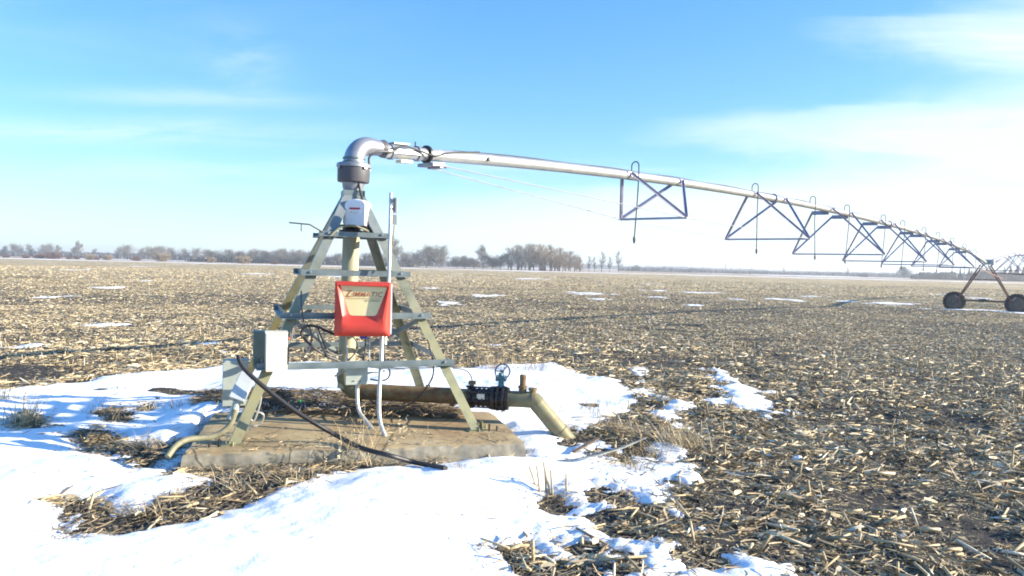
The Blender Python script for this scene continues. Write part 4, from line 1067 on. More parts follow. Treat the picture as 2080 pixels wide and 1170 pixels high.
# outlet pipe, stubs and sloping pipe
se = s_of(1084)
g = MB(); g.tube([S(sv_ + .05), S(se + .02)], .106, 24); g.build("pipe_section", M['olive'], sup, smooth=True)
g = MB(); g.lathe(S(sv_ + .09), pd, [(.10, -.02), (.15, -.018), (.15, .018), (.10, .02)]); g.build("flange", M['blackmetal'], sup, smooth=True)
ss = s_of(1061)
g = MB(); g.lathe(S(ss), ez, [(.052, .05), (.052, .15), (.062, .152), (.062, .175), (.042, .178), (.042, .30), (.046, .31), (.03, .325)], 18); st = g.build("riser_stub", M['rustpipe'], sup, smooth=True)
ss2 = s_of(1082)
g = MB(); g.lathe(S(ss2), ez, [(.048, .05), (.048, .125), (.058, .127), (.058, .155), (.03, .16)], 18); g.build("capped_stub", M['rustpipe'], sup, smooth=True)
pend = G(1152, 893, -.05)
g = MB(); g.tube([S(se - .03), S(se + .012, -.008), S(se + .06, -.05)], .107, 24); pe2 = S(se + .03, -.03)
g.build("bend", M['olive'], sup, smooth=True)
g = MB(); dd = (pend - pe2).normalized(); g.tube([pe2 + dd * .02, pend + dd * .08], .107, 24); g.build("sloping_pipe", M['olive'], sup, smooth=True)
g = MB(); g.lathe(S(se - .01), pd, [(.10, -.012), (.113, -.01), (.113, .01), (.10, .012)], 24); g.lathe(pend - dd * .12, dd, [(.10, -.03), (.116, -.028), (.116, .02), (.10, .022)], 24); build_each(g, "weld_ring", M['olive'], sup, True)

# ------------------------------------------------------------------ timber and cables behind the tower
def slabpt(px, py, z=.19): return G(px, py, z)
planks = [((408, 812), (560, 816), .16, .05, "short weathered plank end sticking out left of the tower boxes", .20),
          ((540, 806), (700, 818), .20, .05, "long weathered plank among cables behind the black hose", .19),
          ((690, 822), (905, 838), .10, .05, "split dark plank lying under the rusty pipe", .18),
          ((800, 836), (930, 844), .16, .03, "flat grey board nearest the right front leg", .18)]
for (a, b_, w, h_, lab, z) in planks:
    p0 = slabpt(*a, z); p1 = slabpt(*b_, z); g = MB(); n_ = 14
    d = (p1 - p0); sidev = Vector((-d.y, d.x, 0)).normalized(); vs = []; fs = []
    for i in range(n_ + 1):
        c_ = p0 + d * i / n_; jw = w * (1 + .1 * random.uniform(-1, 1)); jz = random.uniform(-.008, .008)
        vs += [c_ - sidev * jw / 2 + ez * (-h_ / 2), c_ + sidev * jw / 2 + ez * (-h_ / 2), c_ + sidev * jw / 2 + ez * (h_ / 2 + jz), c_ - sidev * jw / 2 + ez * (h_ / 2 + jz)]
    for i in range(n_):
        for q in range(4): fs.append((i * 4 + q, i * 4 + (q + 1) % 4, i * 4 + 4 + (q + 1) % 4, i * 4 + 4 + q))
    fs += [(3, 2, 1, 0), tuple(n_ * 4 + q for q in range(4))]
    g.add(vs, fs); o = g.build("plank", M['wood'], loc=(p0 + p1) / 2 - ez * h_ / 2); tag(o, lab, "plank", "weathered planks behind the tower")
cab = [("tangled coil of pale wires lying left of the tower legs", (430, 806), (505, 826), 'palecable', .010, 9),
       ("dark tangle of dead stems and cable behind the black hose", (520, 800), (660, 834), 'cable', .009, 16),
       ("bundle of brown cable offcuts lying below the rusty pipe", (640, 826), (880, 846), 'weed', .007, 16)]
for lab, a, b_, mt, r, cnt in cab:
    g = MB(); p0 = slabpt(*a, .2)
    for k in range(cnt):
        px = random.uniform(a[0], b_[0]); pts = []
        ax_ = random.uniform(20, 60)
        for q in range(5):
            pts.append(G(px + ax_ * (q / 4 - .5) * random.uniform(.5, 1.3), random.uniform(a[1], b_[1]), .16 + random.uniform(.02, .13)))
        g.tube(pts, r * random.uniform(.6, 1.3), 6, smooth=5)
    o = g.build("cable_tangle", M[mt], loc=G((a[0] + b_[0]) / 2, b_[1], .16)); tag(o, lab, "cable")
g = MB(); c_ = G(606, 817, .24); g.lathe(c_, (1, .3, .5), [(.012, -.05), (.03, -.045), (.032, .03), (.014, .04), (.014, .065), (.008, .066)], 14)
tag(g.build("plastic_bottle", M['green'], smooth=True, loc=c_), "small green plastic bottle caught in the debris behind the black hose", "bottle")
# bent strip of metal in the dirt on the right
g = MB(); a = G(1128, 938, .03); b_ = G(1215, 925, .10); c_ = G(1312, 890, .09); pts = [a, G(1170, 934, .07), b_, G(1265, 910, .11), c_]
vs = []; fs = []
for i, p in enumerate(pts):
    w = (.02, .045, .06, .055, .03)[i]; vs += [p + Vector((.3, -.9, .1)).normalized() * w / 2 * sgn + ez * zz for zz in (0, .012) for sgn in (-1, 1)]
for i in range(4):
    q = i * 4; fs += [(q, q + 4, q + 5, q + 1), (q + 2, q + 3, q + 7, q + 6), (q, q + 2, q + 6, q + 4), (q + 1, q + 5, q + 7, q + 3)]
fs += [(0, 1, 3, 2), (16, 18, 19, 17)]
g.add(vs, fs); tag(g.build("metal_strip", M['strip'], smooth=False, loc=b_), "long bent metal strip lying on snow and dirt right of the sloping pipe", "metal strip")
g = MB(); a = G(1165, 918, .04); b_ = G(1215, 890, .10); g.bar(a, b_, .05, .02); tag(g.build("wood_lath", M['wood'], loc=a), "short dark lath lying in the snow at the foot of the sloping pipe", "lath")

# ------------------------------------------------------------------ spans of the arm
prof_px = [(868, 313), (1000, 330), (1150, 347), (1279, 361), (1388, 373), (1534, 392), (1643, 413), (1688, 426.5), (1727, 435), (1787, 450.5), (1815, 459), (1858, 471), (1878, 477), (1911, 488), (1952, 502), (1983, 518.8), (2004, 536.7)]
tz = [A(*p) for p in prof_px]
tt = np.array([q[0] for q in tz]); zz_ = np.array([q[1] for q in tz])
print("profile", [(round(a, 1), round(b, 2)) for a, b in tz])
cf_ = np.polyfit(np.concatenate([[TP, TP], tt, [SPAN]]), np.concatenate([[ZP, ZP], zz_, [3.15]]), 4)
def pz_of(t): return float(np.polyval(cf_, t))
def W3(t, w, z, t0=0): return ARM + ua * (t + t0) + wa * w + ez * z
STA = [(6.8, 9.0, 1.60, 3.29), (13.1, 15.25, 2.37, 3.12), (19.4, 21.5, 3.0, 2.87), (25.3, 27.4, 3.1, 2.75), (31.2, 33.1, 3.0, 2.71), (36.8, 38.7, 2.85, 2.70), (42.4, 44.3, 2.4, 2.72)]
DROPS = [(7.0, 2.74), (13.1, 2.70), (17.6, 2.64), (21.1, 2.58), (25.8, 2.5), (28.9, 2.48), (32.9, 2.45), (36.0, 2.42), (39.6, 2.4), (43.2, 2.38), (46.6, 2.36)]
def make_span(t0, label, first):
    root = empty("irrigation_span", W3(SPAN / 2, 0, 0, t0), label, "irrigation pipe", "spans of the irrigation arm")
    ts = list(np.linspace(TP + .03 if first else .15, SPAN - .12, 70))
    zf = pz_of if first else (lambda t: 3.15 + 1.25 * math.sin(PI * min(max(t / SPAN, 0), 1)) ** .9)
    pr = .092
    k0 = .95 if first else .15
    g = MB(); g.tube([W3(t, 0, zf(t), t0) for t in np.linspace(k0, SPAN - .12, 70)], pr, 20)
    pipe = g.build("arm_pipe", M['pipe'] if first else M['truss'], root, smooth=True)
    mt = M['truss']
    fl = MB()
    for t in ((1.30, 14.6, 27.0, 39.5) if first else (13, 26, 39)):
        d = (W3(t + .1, 0, zf(t + .1), t0) - W3(t, 0, zf(t), t0)).normalized(); f1 = MB()
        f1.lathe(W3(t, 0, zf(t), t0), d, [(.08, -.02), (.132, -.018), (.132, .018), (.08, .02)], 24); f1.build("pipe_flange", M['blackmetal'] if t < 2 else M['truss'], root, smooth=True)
    # power cable along the top of the pipe
    g = MB(); g.tube([W3(t, -.02 + .012 * math.sin(t * 3.1), zf(t) + pr + .010 + .008 * math.sin(t * 2.3), t0) for t in np.linspace(1.9 if first else .3, SPAN - .2, 120)], .011, 6); g.build("span_cable", M['cable'], root)
    if first:
        # tapered joint between the elbow and the pipe
        a = W3(TP + .03, 0, zf(TP + .03)); b_ = W3(1.0, 0, zf(1.0)); g = MB(); g.tube([a, a.lerp(b_, .5), b_], [.098, .095, .092], 20); g.build("joint_pipe", M['pipe'], root, smooth=True)
        b_ = W3(1.0, 0, zf(1.0)); d = (b_ - a).normalized(); upv = wa.cross(d)
        for w_, hh_ in ((.13, .045),):
            g = MB(); c_ = W3(.86, 0, zf(.86)); g.box(c_ + wa * .108, d, upv, wa, .26, .032, .006); g.box(c_ - wa * .108, d, upv, wa, .26, .032, .006); build_each(g, "hinge_plate", M['zinc'], root)
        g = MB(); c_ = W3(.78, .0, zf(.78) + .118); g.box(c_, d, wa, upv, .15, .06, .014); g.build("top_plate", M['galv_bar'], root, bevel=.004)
        g = MB(); c_ = W3(.86, .02, zf(.86) - .13); g.box(c_, d, wa, upv, .11, .06, .02); g.build("under_plate", M['cream'], root, bevel=.004)
        for t in (.62, 1.12):
            g = MB(); g.lathe(W3(t, 0, zf(t)), d, [(.09, -.03), (.112, -.028), (.112, .028), (.09, .03)], 24); g.build("clamp_band", M['zinc'], root, smooth=True)
        g = MB(); g.tube([W3(.55, .12, zf(.55) + .03), W3(.78, .135, zf(.78) + .07), W3(1.02, .14, zf(1.02) + .03), W3(1.30, .17, zf(1.3) - .03), W3(1.55, .14, zf(1.55) + .02), W3(1.9, .10, zf(1.9) + .06), W3(2.4, .03, zf(2.4) + .105)], .014, 7, smooth=6); g.build("jumper_cable", M['cable'], root, smooth=True)
        g = MB(); c_ = W3(1.40, 0, zf(1.40) - .15); g.box(c_, d, wa, upv, .12, .17, .025); g.box(c_ + d * .12 - upv * .03, d, wa, upv, .07, .14, .02); g.build("rod_bracket", M['zinc'], root, bevel=.004)
        g = MB(); g.tube([W3(1.08, 0, zf(1.08) + .09), W3(1.08, 0, zf(1.08) + .17)], .012, 8); g.build("vent_pin", M['drum'], root)
        g = MB(); c_ = W3(2.55, .085, zf(2.55)); g.tube([c_, c_ + wa * .04], .03, 10); g.build("outlet_plug", M['drum'], root)
    cl, cr = [], []
    if first:
        cl.append(W3(1.5, -.16, zf(1.5) - .17)); cr.append(W3(1.5, .16, zf(1.5) - .17))
    else:
        cl.append(W3(.4, -.2, zf(.4) - .1, t0)); cr.append(W3(.4, .2, zf(.4) - .1, t0))
    for i, (ta, tb, w, zl) in enumerate(STA):
        if not first: zl = 2.55 if 0 < i < 6 else 2.75; w = 3.0 if 0 < i < 6 else 2.2
        tm = (ta + tb) / 2
        Lp = W3(tm, -w / 2, zl, t0); Rp = W3(tm, w / 2, zl, t0); cl.append(Lp); cr.append(Rp)
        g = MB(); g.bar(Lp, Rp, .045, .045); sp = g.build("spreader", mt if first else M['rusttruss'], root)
        for t, corner, sg in ((ta, Lp, -1), (tb, Lp, -1), (ta, Rp, 1), (tb, Rp, 1)):
            off_ = .105
            p = W3(t, sg * off_, zf(t) + (.03 if sg > 0 else -.02), t0)
            if i >= 2 and sg < 0: p = W3(t, -.52, zf(t) - .10, t0)
            g = MB(); dv = (corner - p).normalized(); a1 = dv.cross(ua).normalized(); a2 = dv.cross(a1).normalized() * (1 if sg > 0 else -1); a1 = a1 * (1 if sg > 0 else -1)
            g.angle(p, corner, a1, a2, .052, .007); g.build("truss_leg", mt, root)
        for t in (ta, tb):
            g = MB()
            if i >= 2:
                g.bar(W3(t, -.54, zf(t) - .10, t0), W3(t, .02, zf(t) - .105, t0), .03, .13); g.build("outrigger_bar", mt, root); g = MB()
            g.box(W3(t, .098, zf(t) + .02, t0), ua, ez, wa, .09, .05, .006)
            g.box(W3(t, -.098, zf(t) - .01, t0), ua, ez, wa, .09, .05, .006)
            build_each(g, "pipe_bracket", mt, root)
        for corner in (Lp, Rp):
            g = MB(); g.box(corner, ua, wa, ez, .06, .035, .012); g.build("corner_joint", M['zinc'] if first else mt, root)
    cl.append(W3(SPAN - .3, -.25, zf(SPAN - .3) - .25, t0)); cr.append(W3(SPAN - .3, .25, zf(SPAN - .3) - .25, t0))
    for chain in (cl, cr):
        g = MB()
        for a, b_ in zip(chain[:-1], chain[1:]): g.tube([a, b_], .009, 6)
        g.build("truss_rod", M['rod'] if first else M['rusttruss'], root)
    if first:
        for t, ze in DROPS:
            z = zf(t); g = MB(); sw = random.uniform(-.06, .06)
            pts = [W3(t, 0, z + .08), W3(t, .0, z + .20)] + [W3(t, .085 - .085 * math.cos(a), z + .20 + .085 * math.sin(a)) for a in np.linspace(.3, PI - .2, 7)] + [W3(t, .17, z + .15), W3(t, .17, z - .05), W3(t + sw * .3, .16, z - .5), W3(t + sw, .15 + sw, ze + .08)]
            g.tube(pts, .013, 8); dr = g.build("sprinkler_drop", M['cable'], root, smooth=True)
            h = MB(); e = pts[-1]; h.tube([e + ez * .05, e, e - ez * .03, e - ez * .10], [.016, .030, .030, .018], 10); h.build("nozzle", M['drum'], dr, smooth=True)
    return root
make_span(0, "long galvanised pipe arm with truss braces running from the pivot tower elbow", True)
make_span(SPAN, "reddish far pipe span continuing beyond the wheeled drive tower", False)

# ------------------------------------------------------------------ drive towers
def drive_tower(t0, label):
    c = W3(t0, 0, 0)
    root = empty("drive_tower", c, label, "drive tower")
    HB = 1.78; zb = .62
    red = M['rusttruss']
    for sg in (-1, 1):
        wc = W3(t0, sg * HB, .50)
        Rw = .66
        # tyre with lugs
        g = MB(); pr = []
        for k in range(13):
            a = PI * k / 12; pr.append((Rw - .16 + .16 * math.sin(a) * (1 if True else 0), -.14 * math.cos(a)))
        prof2 = [(Rw - .22, -.10)] + [(r, h) for r, h in pr] + [(Rw - .22, .10)]
        g.lathe(wc, ua, prof2, 44)
        # open the middle with the rim disc; lugs
        for k in range(22):
            a = 2 * PI * k / 22
            for s2 in (-1, 1):
                a2 = a + s2 * .05; rd = (wa * math.cos(a2) + ez * math.sin(a2)); td = (-wa * math.sin(a2) + ez * math.cos(a2))
                g.box(wc + rd * (Rw + .005) + ua * s2 * .065, (ua + td * .5 * s2).normalized(), td, rd, .075, .03, .03)
        ty = MB(); ty.v, ty.f = g.v, g.f
        wh = empty("wheel", (0, 0, 0), None, None) if False else None
        hub = MB(); hub.lathe(wc, ua, [(.05, -.16), (.12, -.155), (.12, -.12), (.36, -.105), (.43, -.112), (.455, -.115), (.455, .115), (.43, .112), (.36, .08), (.12, .10), (.05, .12)], 32)
        whl = hub.build("wheel", M['rim'], root, smooth=True)
        ty.build("tyre", M['tyre'], whl, smooth=True)
        h = MB()
        for k in range(8):
            a = 2 * PI * k / 8; rd = wa * math.cos(a) + ez * math.sin(a); h.tube([wc + rd * .09 - ua * .17, wc + rd * .09 - ua * .155], .014, 6)
        build_each(h, "lug_nut", M['zinc'], whl)
        h = MB(); h.box(wc - wa * sg * .32 - ua * .0 + ez * .12, wa, ua, ez, .18, .12, .12); h.build("gearbox", M['rim'], root, bevel=.02)
        # legs up to the pipe
        for dt in (-.55, .55):
            g = MB(); p0 = W3(t0 + dt * .5, sg * (HB - .25), .66); p1 = W3(t0 + dt, sg * .22, 3.02)
            d = (p1 - p0).normalized(); a1 = d.cross(ua).normalized(); a2 = d.cross(a1).normalized()
            g.angle(p0, p1, a1, a2, .09, .009); g.build("leg", red, root)
        g = MB(); g.bar(W3(t0 - .1, sg * (HB - .3), .66), W3(t0 - .1, sg * (HB - .05), .95), .03, .05); g.build("gusset", M['zinc'], root)
    g = MB(); g.bar(W3(t0 - .05, -HB + .15, zb), W3(t0 - .05, HB - .15, zb), .14, .12); g.build("base_beam", M['rim'], root)
    g = MB(); g.lathe(W3(t0 - .05, -.05, zb + .04), wa, [(.05, -.28), (.11, -.27), (.11, .16), (.06, .2), (.06, .3)], 16); g.build("drive_motor", M['rim'], root, smooth=True)
    g = MB(); g.bar(W3(t0 - .3, -.75, 2.05), W3(t0 - .3, .75, 2.05), .05, .05); g.build("leg_tie", red, root)
    g = MB(); g.bar(W3(t0 - 4.6, .2, 2.78), W3(t0 + .2, .95, 2.10), .05, .05); g.build("tie_bar", red, root)
    g = MB(); g.box(W3(t0, .15, 3.22), ua, wa, ez, .25, .3, .17); bx_ = g.build("tower_box", M['greymetal'], root, bevel=.01)
    h = MB(); h.box(W3(t0 - .252, .15, 3.24), ua, wa, ez, .004, .12, .10); h.build("box_cover", M['greybox'], bx_)
    return root
drive_tower(SPAN, "rusty red A-frame drive tower on two big black tractor tyres far out in the field")

# ------------------------------------------------------------------ trees
def gen_tree(seed, H, spread, style="round", levels=5, rbase=None):
    rnd = random.Random(seed); tr = MB(); cr = MB()
    rb = rbase or H * .016
    def seg(mb, p0, p1, r0, r1, n=3):
        mb.tube([p0, p1], [r0, r1], n, cap=False)
    def grow(p, d, ln, r, lev):
        steps = 2; q = p; dd = d.copy()
        for s in range(steps):
            dd = (dd + Vector((rnd.gauss(0, .10), rnd.gauss(0, .10), rnd.gauss(.03, .07)))).normalized()
            e = q + dd * (ln / steps); seg(cr, q, e, r * (1 - .25 * s), r * (1 - .25 * (s + 1)), 3)
            if lev < levels:
                for _ in range(1 if lev == 1 else 2):
                    ax_ = Vector((rnd.gauss(0, 1), rnd.gauss(0, 1), rnd.gauss(.2, .7))).normalized()
                    grow(q.lerp(e, rnd.uniform(.3, 1)), (dd * .6 + ax_ * spread).normalized(), ln * rnd.uniform(.45, .75), max(r * .5, .02), lev + 1)
            q = e
        if lev < levels:
            for k in range(2):
                ax_ = Vector((rnd.gauss(0, 1), rnd.gauss(0, 1), rnd.gauss(.35, .5))).normalized()
                grow(q, (dd * .75 + ax_ * spread).normalized(), ln * rnd.uniform(.60, .85), max(r * .6, .02), lev + 1)
    if style == "shrub":
        for k in range(12): grow(Vector((rnd.gauss(0, .25), rnd.gauss(0, .25), -.05)), Vector((rnd.gauss(0, .8), rnd.gauss(0, .8), .6)).normalized(), H * .34, H * .02, 2)
        tr.tube([Vector((0, 0, -.1)), Vector((0, 0, .3))], [.05, .03], 5)
    else:
        stems = {"fan": 3, "round": 1, "tall": 1, "spire": 1}[style]
        for st in range(stems):
            b = Vector((rnd.gauss(0, .5), rnd.gauss(0, .5), -.2)) if stems > 1 else Vector((0, 0, -.2)); n_ = 9; pts = [b]; d = Vector((rnd.gauss(0, .05), rnd.gauss(0, .05), 1)).normalized()
            for k in range(n_):
                d = (d + Vector((rnd.gauss(0, .05), rnd.gauss(0, .05), .1))).normalized(); pts.append(pts[-1] + d * (H * {"fan": .78, "round": .50, "tall": .70, "spire": .8}[style] / n_))
            tr.tube(pts, [rb * (1 - .8 * k / n_) for k in range(n_ + 1)], 6, cap=False)
            lo = {"fan": 1, "round": 2, "tall": 3, "spire": 2}[style]
            for k in range(lo, n_ + 1):
                for _ in range({"fan": 2, "round": 3, "tall": 3, "spire": 3}[style]):
                    f_ = k / n_; a = rnd.uniform(0, 6.28); out = {"fan": .6, "round": 1.5, "tall": 1.1, "spire": .6}[style] * (1 if f_ < .8 else .6)
                    nd = Vector((math.cos(a) * out, math.sin(a) * out, rnd.uniform(.5, 1.1))).normalized()
                    grow(pts[k], nd, H * {"fan": .20, "round": .30, "tall": .22, "spire": .17}[style] * (1.15 - .5 * f_) * rnd.uniform(.7, 1.1), rb * (.6 - .35 * f_), 2)
    top = max(v.z for v in cr.v); k = H / top
    for mb in (tr, cr):
        for v in mb.v: v *= k
    return tr, cr
PROTO = {}
def proto(key, seed, H, spread, style, mats, levels=5):
    tr, cr = gen_tree(seed, H, spread, style, levels)
    t_ = bpy.data.meshes.new("trunk"); t_.from_pydata([tuple(v) for v in tr.v], [], tr.f); t_.materials.append(M[mats[0]])
    c_ = bpy.data.meshes.new("crown"); c_.from_pydata([tuple(v) for v in cr.v], [], cr.f); c_.materials.append(M[mats[1]])
    PROTO[key] = (t_, c_, H); print(key, len(c_.polygons))
proto('r1', 3, 10, .85, 'round', ('bark', 'twig')); proto('r2', 5, 10, .95, 'round', ('bark', 'twig')); proto('r3', 8, 10, .8, 'tall', ('bark', 'twig'))
proto('f1', 9, 10, .5, 'fan', ('bark', 'twig'), 4); proto('f2', 14, 10, .55, 'fan', ('bark', 'twigtan'), 4); proto('f3', 17, 10, .45, 'fan', ('bark', 'twigtan'), 4)
proto('p1', 21, 10, .45, 'spire', ('bark', 'twig'), 4); proto('s1', 23, 2.5, .8, 'shrub', ('bark', 'twigred'), 5); proto('s2', 27, 2.5, .9, 'shrub', ('bark', 'twigtan'), 5)
def gen_conifer(seed, H):
    rnd = random.Random(seed); tr = MB(); cr = MB(); tr.tube([Vector((0, 0, -.2)), Vector((0, 0, H * .9))], [H * .02, .03], 6)
    z = H * .06
    while z < H:
        rmax = H * .21 * (1 - z / H) ** .8 + .12
        for k in range(9):
            a = rnd.uniform(0, 2 * PI); rr_ = rmax * rnd.uniform(.6, 1.1); d = Vector((math.cos(a), math.sin(a), 0)); s_ = Vector((-d.y, d.x, 0)); w = rr_ * .28
            tip = d * rr_ + Vector((0, 0, z - rr_ * .25)); b0 = Vector((0, 0, z + .1))
            cr.add([b0, d * rr_ * .6 + s_ * w + Vector((0, 0, z - .15)), tip, d * rr_ * .6 - s_ * w + Vector((0, 0, z - .15))], [(0, 1, 2, 3)])
            cr.add([b0 - ez * .25, d * rr_ * .55 + Vector((0, 0, z - .5)), tip, d * rr_ * .5 + Vector((0, 0, z + .12))], [(0, 1, 2, 3)])
        z += H * .035
    return tr, cr
def proto_c(key, seed, H):
    tr, cr = gen_conifer(seed, H)
    t_ = bpy.data.meshes.new("trunk"); t_.from_pydata([tuple(v) for v in tr.v], [], tr.f); t_.materials.append(M['bark'])
    c_ = bpy.data.meshes.new("crown"); c_.from_pydata([tuple(v) for v in cr.v], [], cr.f); c_.materials.append(M['needle'])
    PROTO[key] = (t_, c_, H)
proto_c('c1', 2, 10); proto_c('c2', 6, 10)
def plant(key, px, hpx, dist, name, label, cat, group=None, wide=1.0, base=None):
    t_, c_, H = PROTO[key]
    p = D(px, 540 + .0245 * (px - 1040), dist); p.z = -.05
    h = hpx / F * dist; s = h / H
    o = empty(name, p, label, cat, group); wide *= {'r': 1.25, 'f': 1.3, 'p': 1.3}.get(key[0], 1.0); o.scale = (s * wide, s * wide, s); o.rotation_euler = (0, 0, random.uniform(0, 6.28))
    link_mesh("trunk", t_, None, o); link_mesh("crown", c_, None, o)
    return o
RT = random.Random(5)
# hazy row on the left
G1 = "bare trees in the pale row left of the tower"
for px, h in ((8, 30), (35, 36), (62, 34), (95, 38), (118, 34), (150, 30), (190, 28), (240, 34)):
    plant(RT.choice(['r1', 'r2', 'r3']), px, h - 7, 640, "bare_tree", "pale hazy bare tree in the far row above the dark shrubs at left", "tree", G1, .8)
plant('r3', 159, 38, 520, "bare_tree", "slender lone bare tree just right of the dark russet shrubs", "tree", None, .7)
for px, h in ((258, 42), (285, 34), (345, 38), (372, 36), (398, 38)):
    plant(RT.choice(['r1', 'r3']), px, h - 8, 560, "bare_tree", "thin pale bare tree standing between the left bushes and the thick row", "tree", "thin bare trees left of the thick row", .75)
plant('r2', 315, 34, 470, "bare_tree", "broad low bare tree behind the big tan bush on the left", "tree", None, 1.3)
G2 = "bare trees of the thick row left of the tower"
for px, h, k in ((430, 36, 'r2'), (462, 38, 'r1'), (492, 34, 'r2'), (520, 40, 'r1'), (545, 38, 'r2'), (575, 44, 'r2'), (600, 42, 'r1'), (628, 40, 'r2'), (655, 36, 'r1'), (682, 34, 'r2'), (740, 36, 'r1'), (770, 40, 'r2')):
    plant(k, px, h * .80, 455, "bare_tree", "round bare tree in the thick brown row behind the tower legs", "tree", G2, 1.15)
plant('r3', 803, 66, 430, "bare_tree", "tall pale bare tree just right of the antenna mast", "tree", None, .75)
plant('r2', 866, 50, 420, "bare_tree", "wide round bare tree, left one of the pair right of the mast", "tree", None, 1.1)
plant('r1', 893, 52, 424, "bare_tree", "rust-tinged bare tree, right one of the pair right of the mast", "tree", None, .75)
for px, h in ((826, 34), (846, 32)): plant('r1', px, h, 440, "bare_tree", "small bare tree between the mast and the round pair", "tree", "small bare trees beside the round pair", .9)
for px, h in ((928, 28), (945, 30), (962, 26)): plant(RT.choice(['r1', 'r2']), px, h, 415, "bare_tree", "short bare tree left of the tall single tree by the copse", "tree", "short bare trees left of the copse", .9)
plant('r3', 981, 52, 405, "bare_tree", "tall single bare tree left of the dense copse", "tree", None, .8)
for px, h in ((1000, 30), (1016, 36)): plant('r2', px, h, 405, "bare_tree", "low bare tree between the tall single tree and the copse", "tree", "low bare trees at the copse edge", .9)
G3 = "bare trees of the dense copse"
for px, h, k in ((1036, 50, 'f1'), (1050, 55, 'f2'), (1062, 54, 'f1'), (1074, 58, 'f2'), (1084, 59, 'f3'), (1095, 58, 'f2'), (1106, 57, 'f3'), (1117, 56, 'f2'), (1128, 53, 'f3'), (1138, 50, 'f2'), (1148, 46, 'f3'), (1158, 44, 'f2'), (1168, 39, 'f3'), (1177, 32, 'f2')):
    plant(k, px, h, 392 + RT.uniform(-8, 14), "bare_tree", "upright bare tree in the dense tan copse at the field edge", "tree", G3, .95)
for px, h in ((1196, 34), (1208, 32)): plant('p1', px, h, 400, "bare_tree", "thin bare tree of the short pair right of the copse", "tree", "short pair of thin trees", .8)
plant('p1', 1222, 44, 398, "bare_tree", "thin upright bare tree, left of the last three beside the copse", "tree", None, .85)
plant('p1', 1238, 34, 398, "bare_tree", "shortest bare tree between two taller thin ones right of the copse", "tree", None, .8)
plant('p1', 1257, 46, 398, "bare_tree", "thin upright bare tree standing last at the right of the copse", "tree", None, .8)
plant('s1', 1104, 10, 384, "shrub", "dark russet shrub at the foot of the copse", "shrub", None, 1.1)
plant('r1', 1292, 15, 600, "bare_tree", "tiny round bare tree alone right of the last thin trees", "tree", None, 1.0)
plant('r2', 1838, 28, 520, "bare_tree", "lone round bare tree in front of the far woods under the arm", "tree", None, .9)
plant('p1', 1592, 18, 800, "bare_tree", "tiny pale tree above the far woods below the first long spreaders", "tree", None, .8)
plant('p1', 1722, 20, 700, "bare_tree", "faint pale tree in the far woods left of the lone round tree", "tree", None, .9)
plant('s1', 1756, 10, 600, "shrub", "low dark bush in front of the far woods left of the lone round tree", "shrub", None, 1.6)
# right-hand wood near the drive tower
for px, h in ((1950, 26), (1968, 28), (1973, 22)): plant('c1' if px != 1950 else 'c2', px, h, 470, "conifer", "dark conifer in the clump left of the drive tower legs", "tree", "dark conifers left of the drive tower", .9)
for px, h in ((2040, 30), (2052, 33), (2066, 34), (2078, 32), (2094, 34)): plant(RT.choice(['c1', 'c2']), px, h, 480, "conifer", "dark conifer seen through the reddish far span", "tree", "dark conifers behind the far span", 1.1)
for px, h in ((1885, 16), (1905, 17), (1925, 18), (1990, 24), (2008, 26), (2024, 24), (2070, 22)): plant('r2', px, h, 475, "bare_tree", "brown bare tree in the wood behind the drive tower", "tree", "bare trees behind the drive tower", 1.4)
# shrubs on the grass strip
plant('s1', 82, 13, 390, "shrub", "small russet shrub left beside the widest dark shrub", "shrub", None, 1.3)
plant('s1', 108, 17, 388, "shrub", "widest dark russet shrub on the grass strip at far left", "shrub", None, 1.5)
for px, h in ((11, 9), (52, 9)): plant('s1', px, h, 392, "shrub", "small dark shrub at the far left end of the grass strip", "shrub", "small dark shrubs at far left", 1.1)
for px, h in ((139, 8), (157, 8), (196, 8)): plant('s1', px, h, 400, "shrub", "low dark shrub right of the widest russet shrub", "shrub", "low dark shrubs on the grass", 1.2)
for px, h in ((182, 14), (218, 13)): plant('s2', px, h, 375, "shrub", "tan twiggy bush in the middle of the left grass strip", "shrub", "tan bushes on the grass strip", 1.1)
plant('s2', 330, 22, 372, "shrub", "big tan bush nearest the field edge left of the tower", "shrub", None, 1.0)
plant('s2', 493, 20, 366, "shrub", "tan bush at the field edge in front of the thick row", "shrub", None, 1.1)
plant('s2', 427, 14, 370, "shrub", "small tan bush between the two larger tan bushes", "shrub", None, 1.0)
plant('s1', 277, 11, 405, "shrub", "dark green-brown shrub left of the big tan bush", "shrub", None, 1.4)
plant('s1', 557, 9, 372, "shrub", "dark shrub on the snow line left of the tower legs", "shrub", None, 1.3)
# far pole on the horizon
pp = D(1474, 550, 900); pp.z = 0; g = MB()
for a, b_ in (((-1.2, 0), (-.3, 11)), ((1.2, 0), (.3, 11))): g.bar(pp + Vector((a[0], 0, a[1])), pp + Vector((b_[0], 0, b_[1])), .25, .25)
for z in (2, 4, 6, 8, 10): g.bar(pp + Vector((-1.2 + z * .08, 0, z)), pp + Vector((1.2 - z * .08, 0, z)), .15, .15)
g.tube([pp, pp + ez * 12.5], .14, 6)
tag(g.build("lattice_mast", M['wood_far'], loc=pp), "thin lattice mast far away on the horizon", "mast")
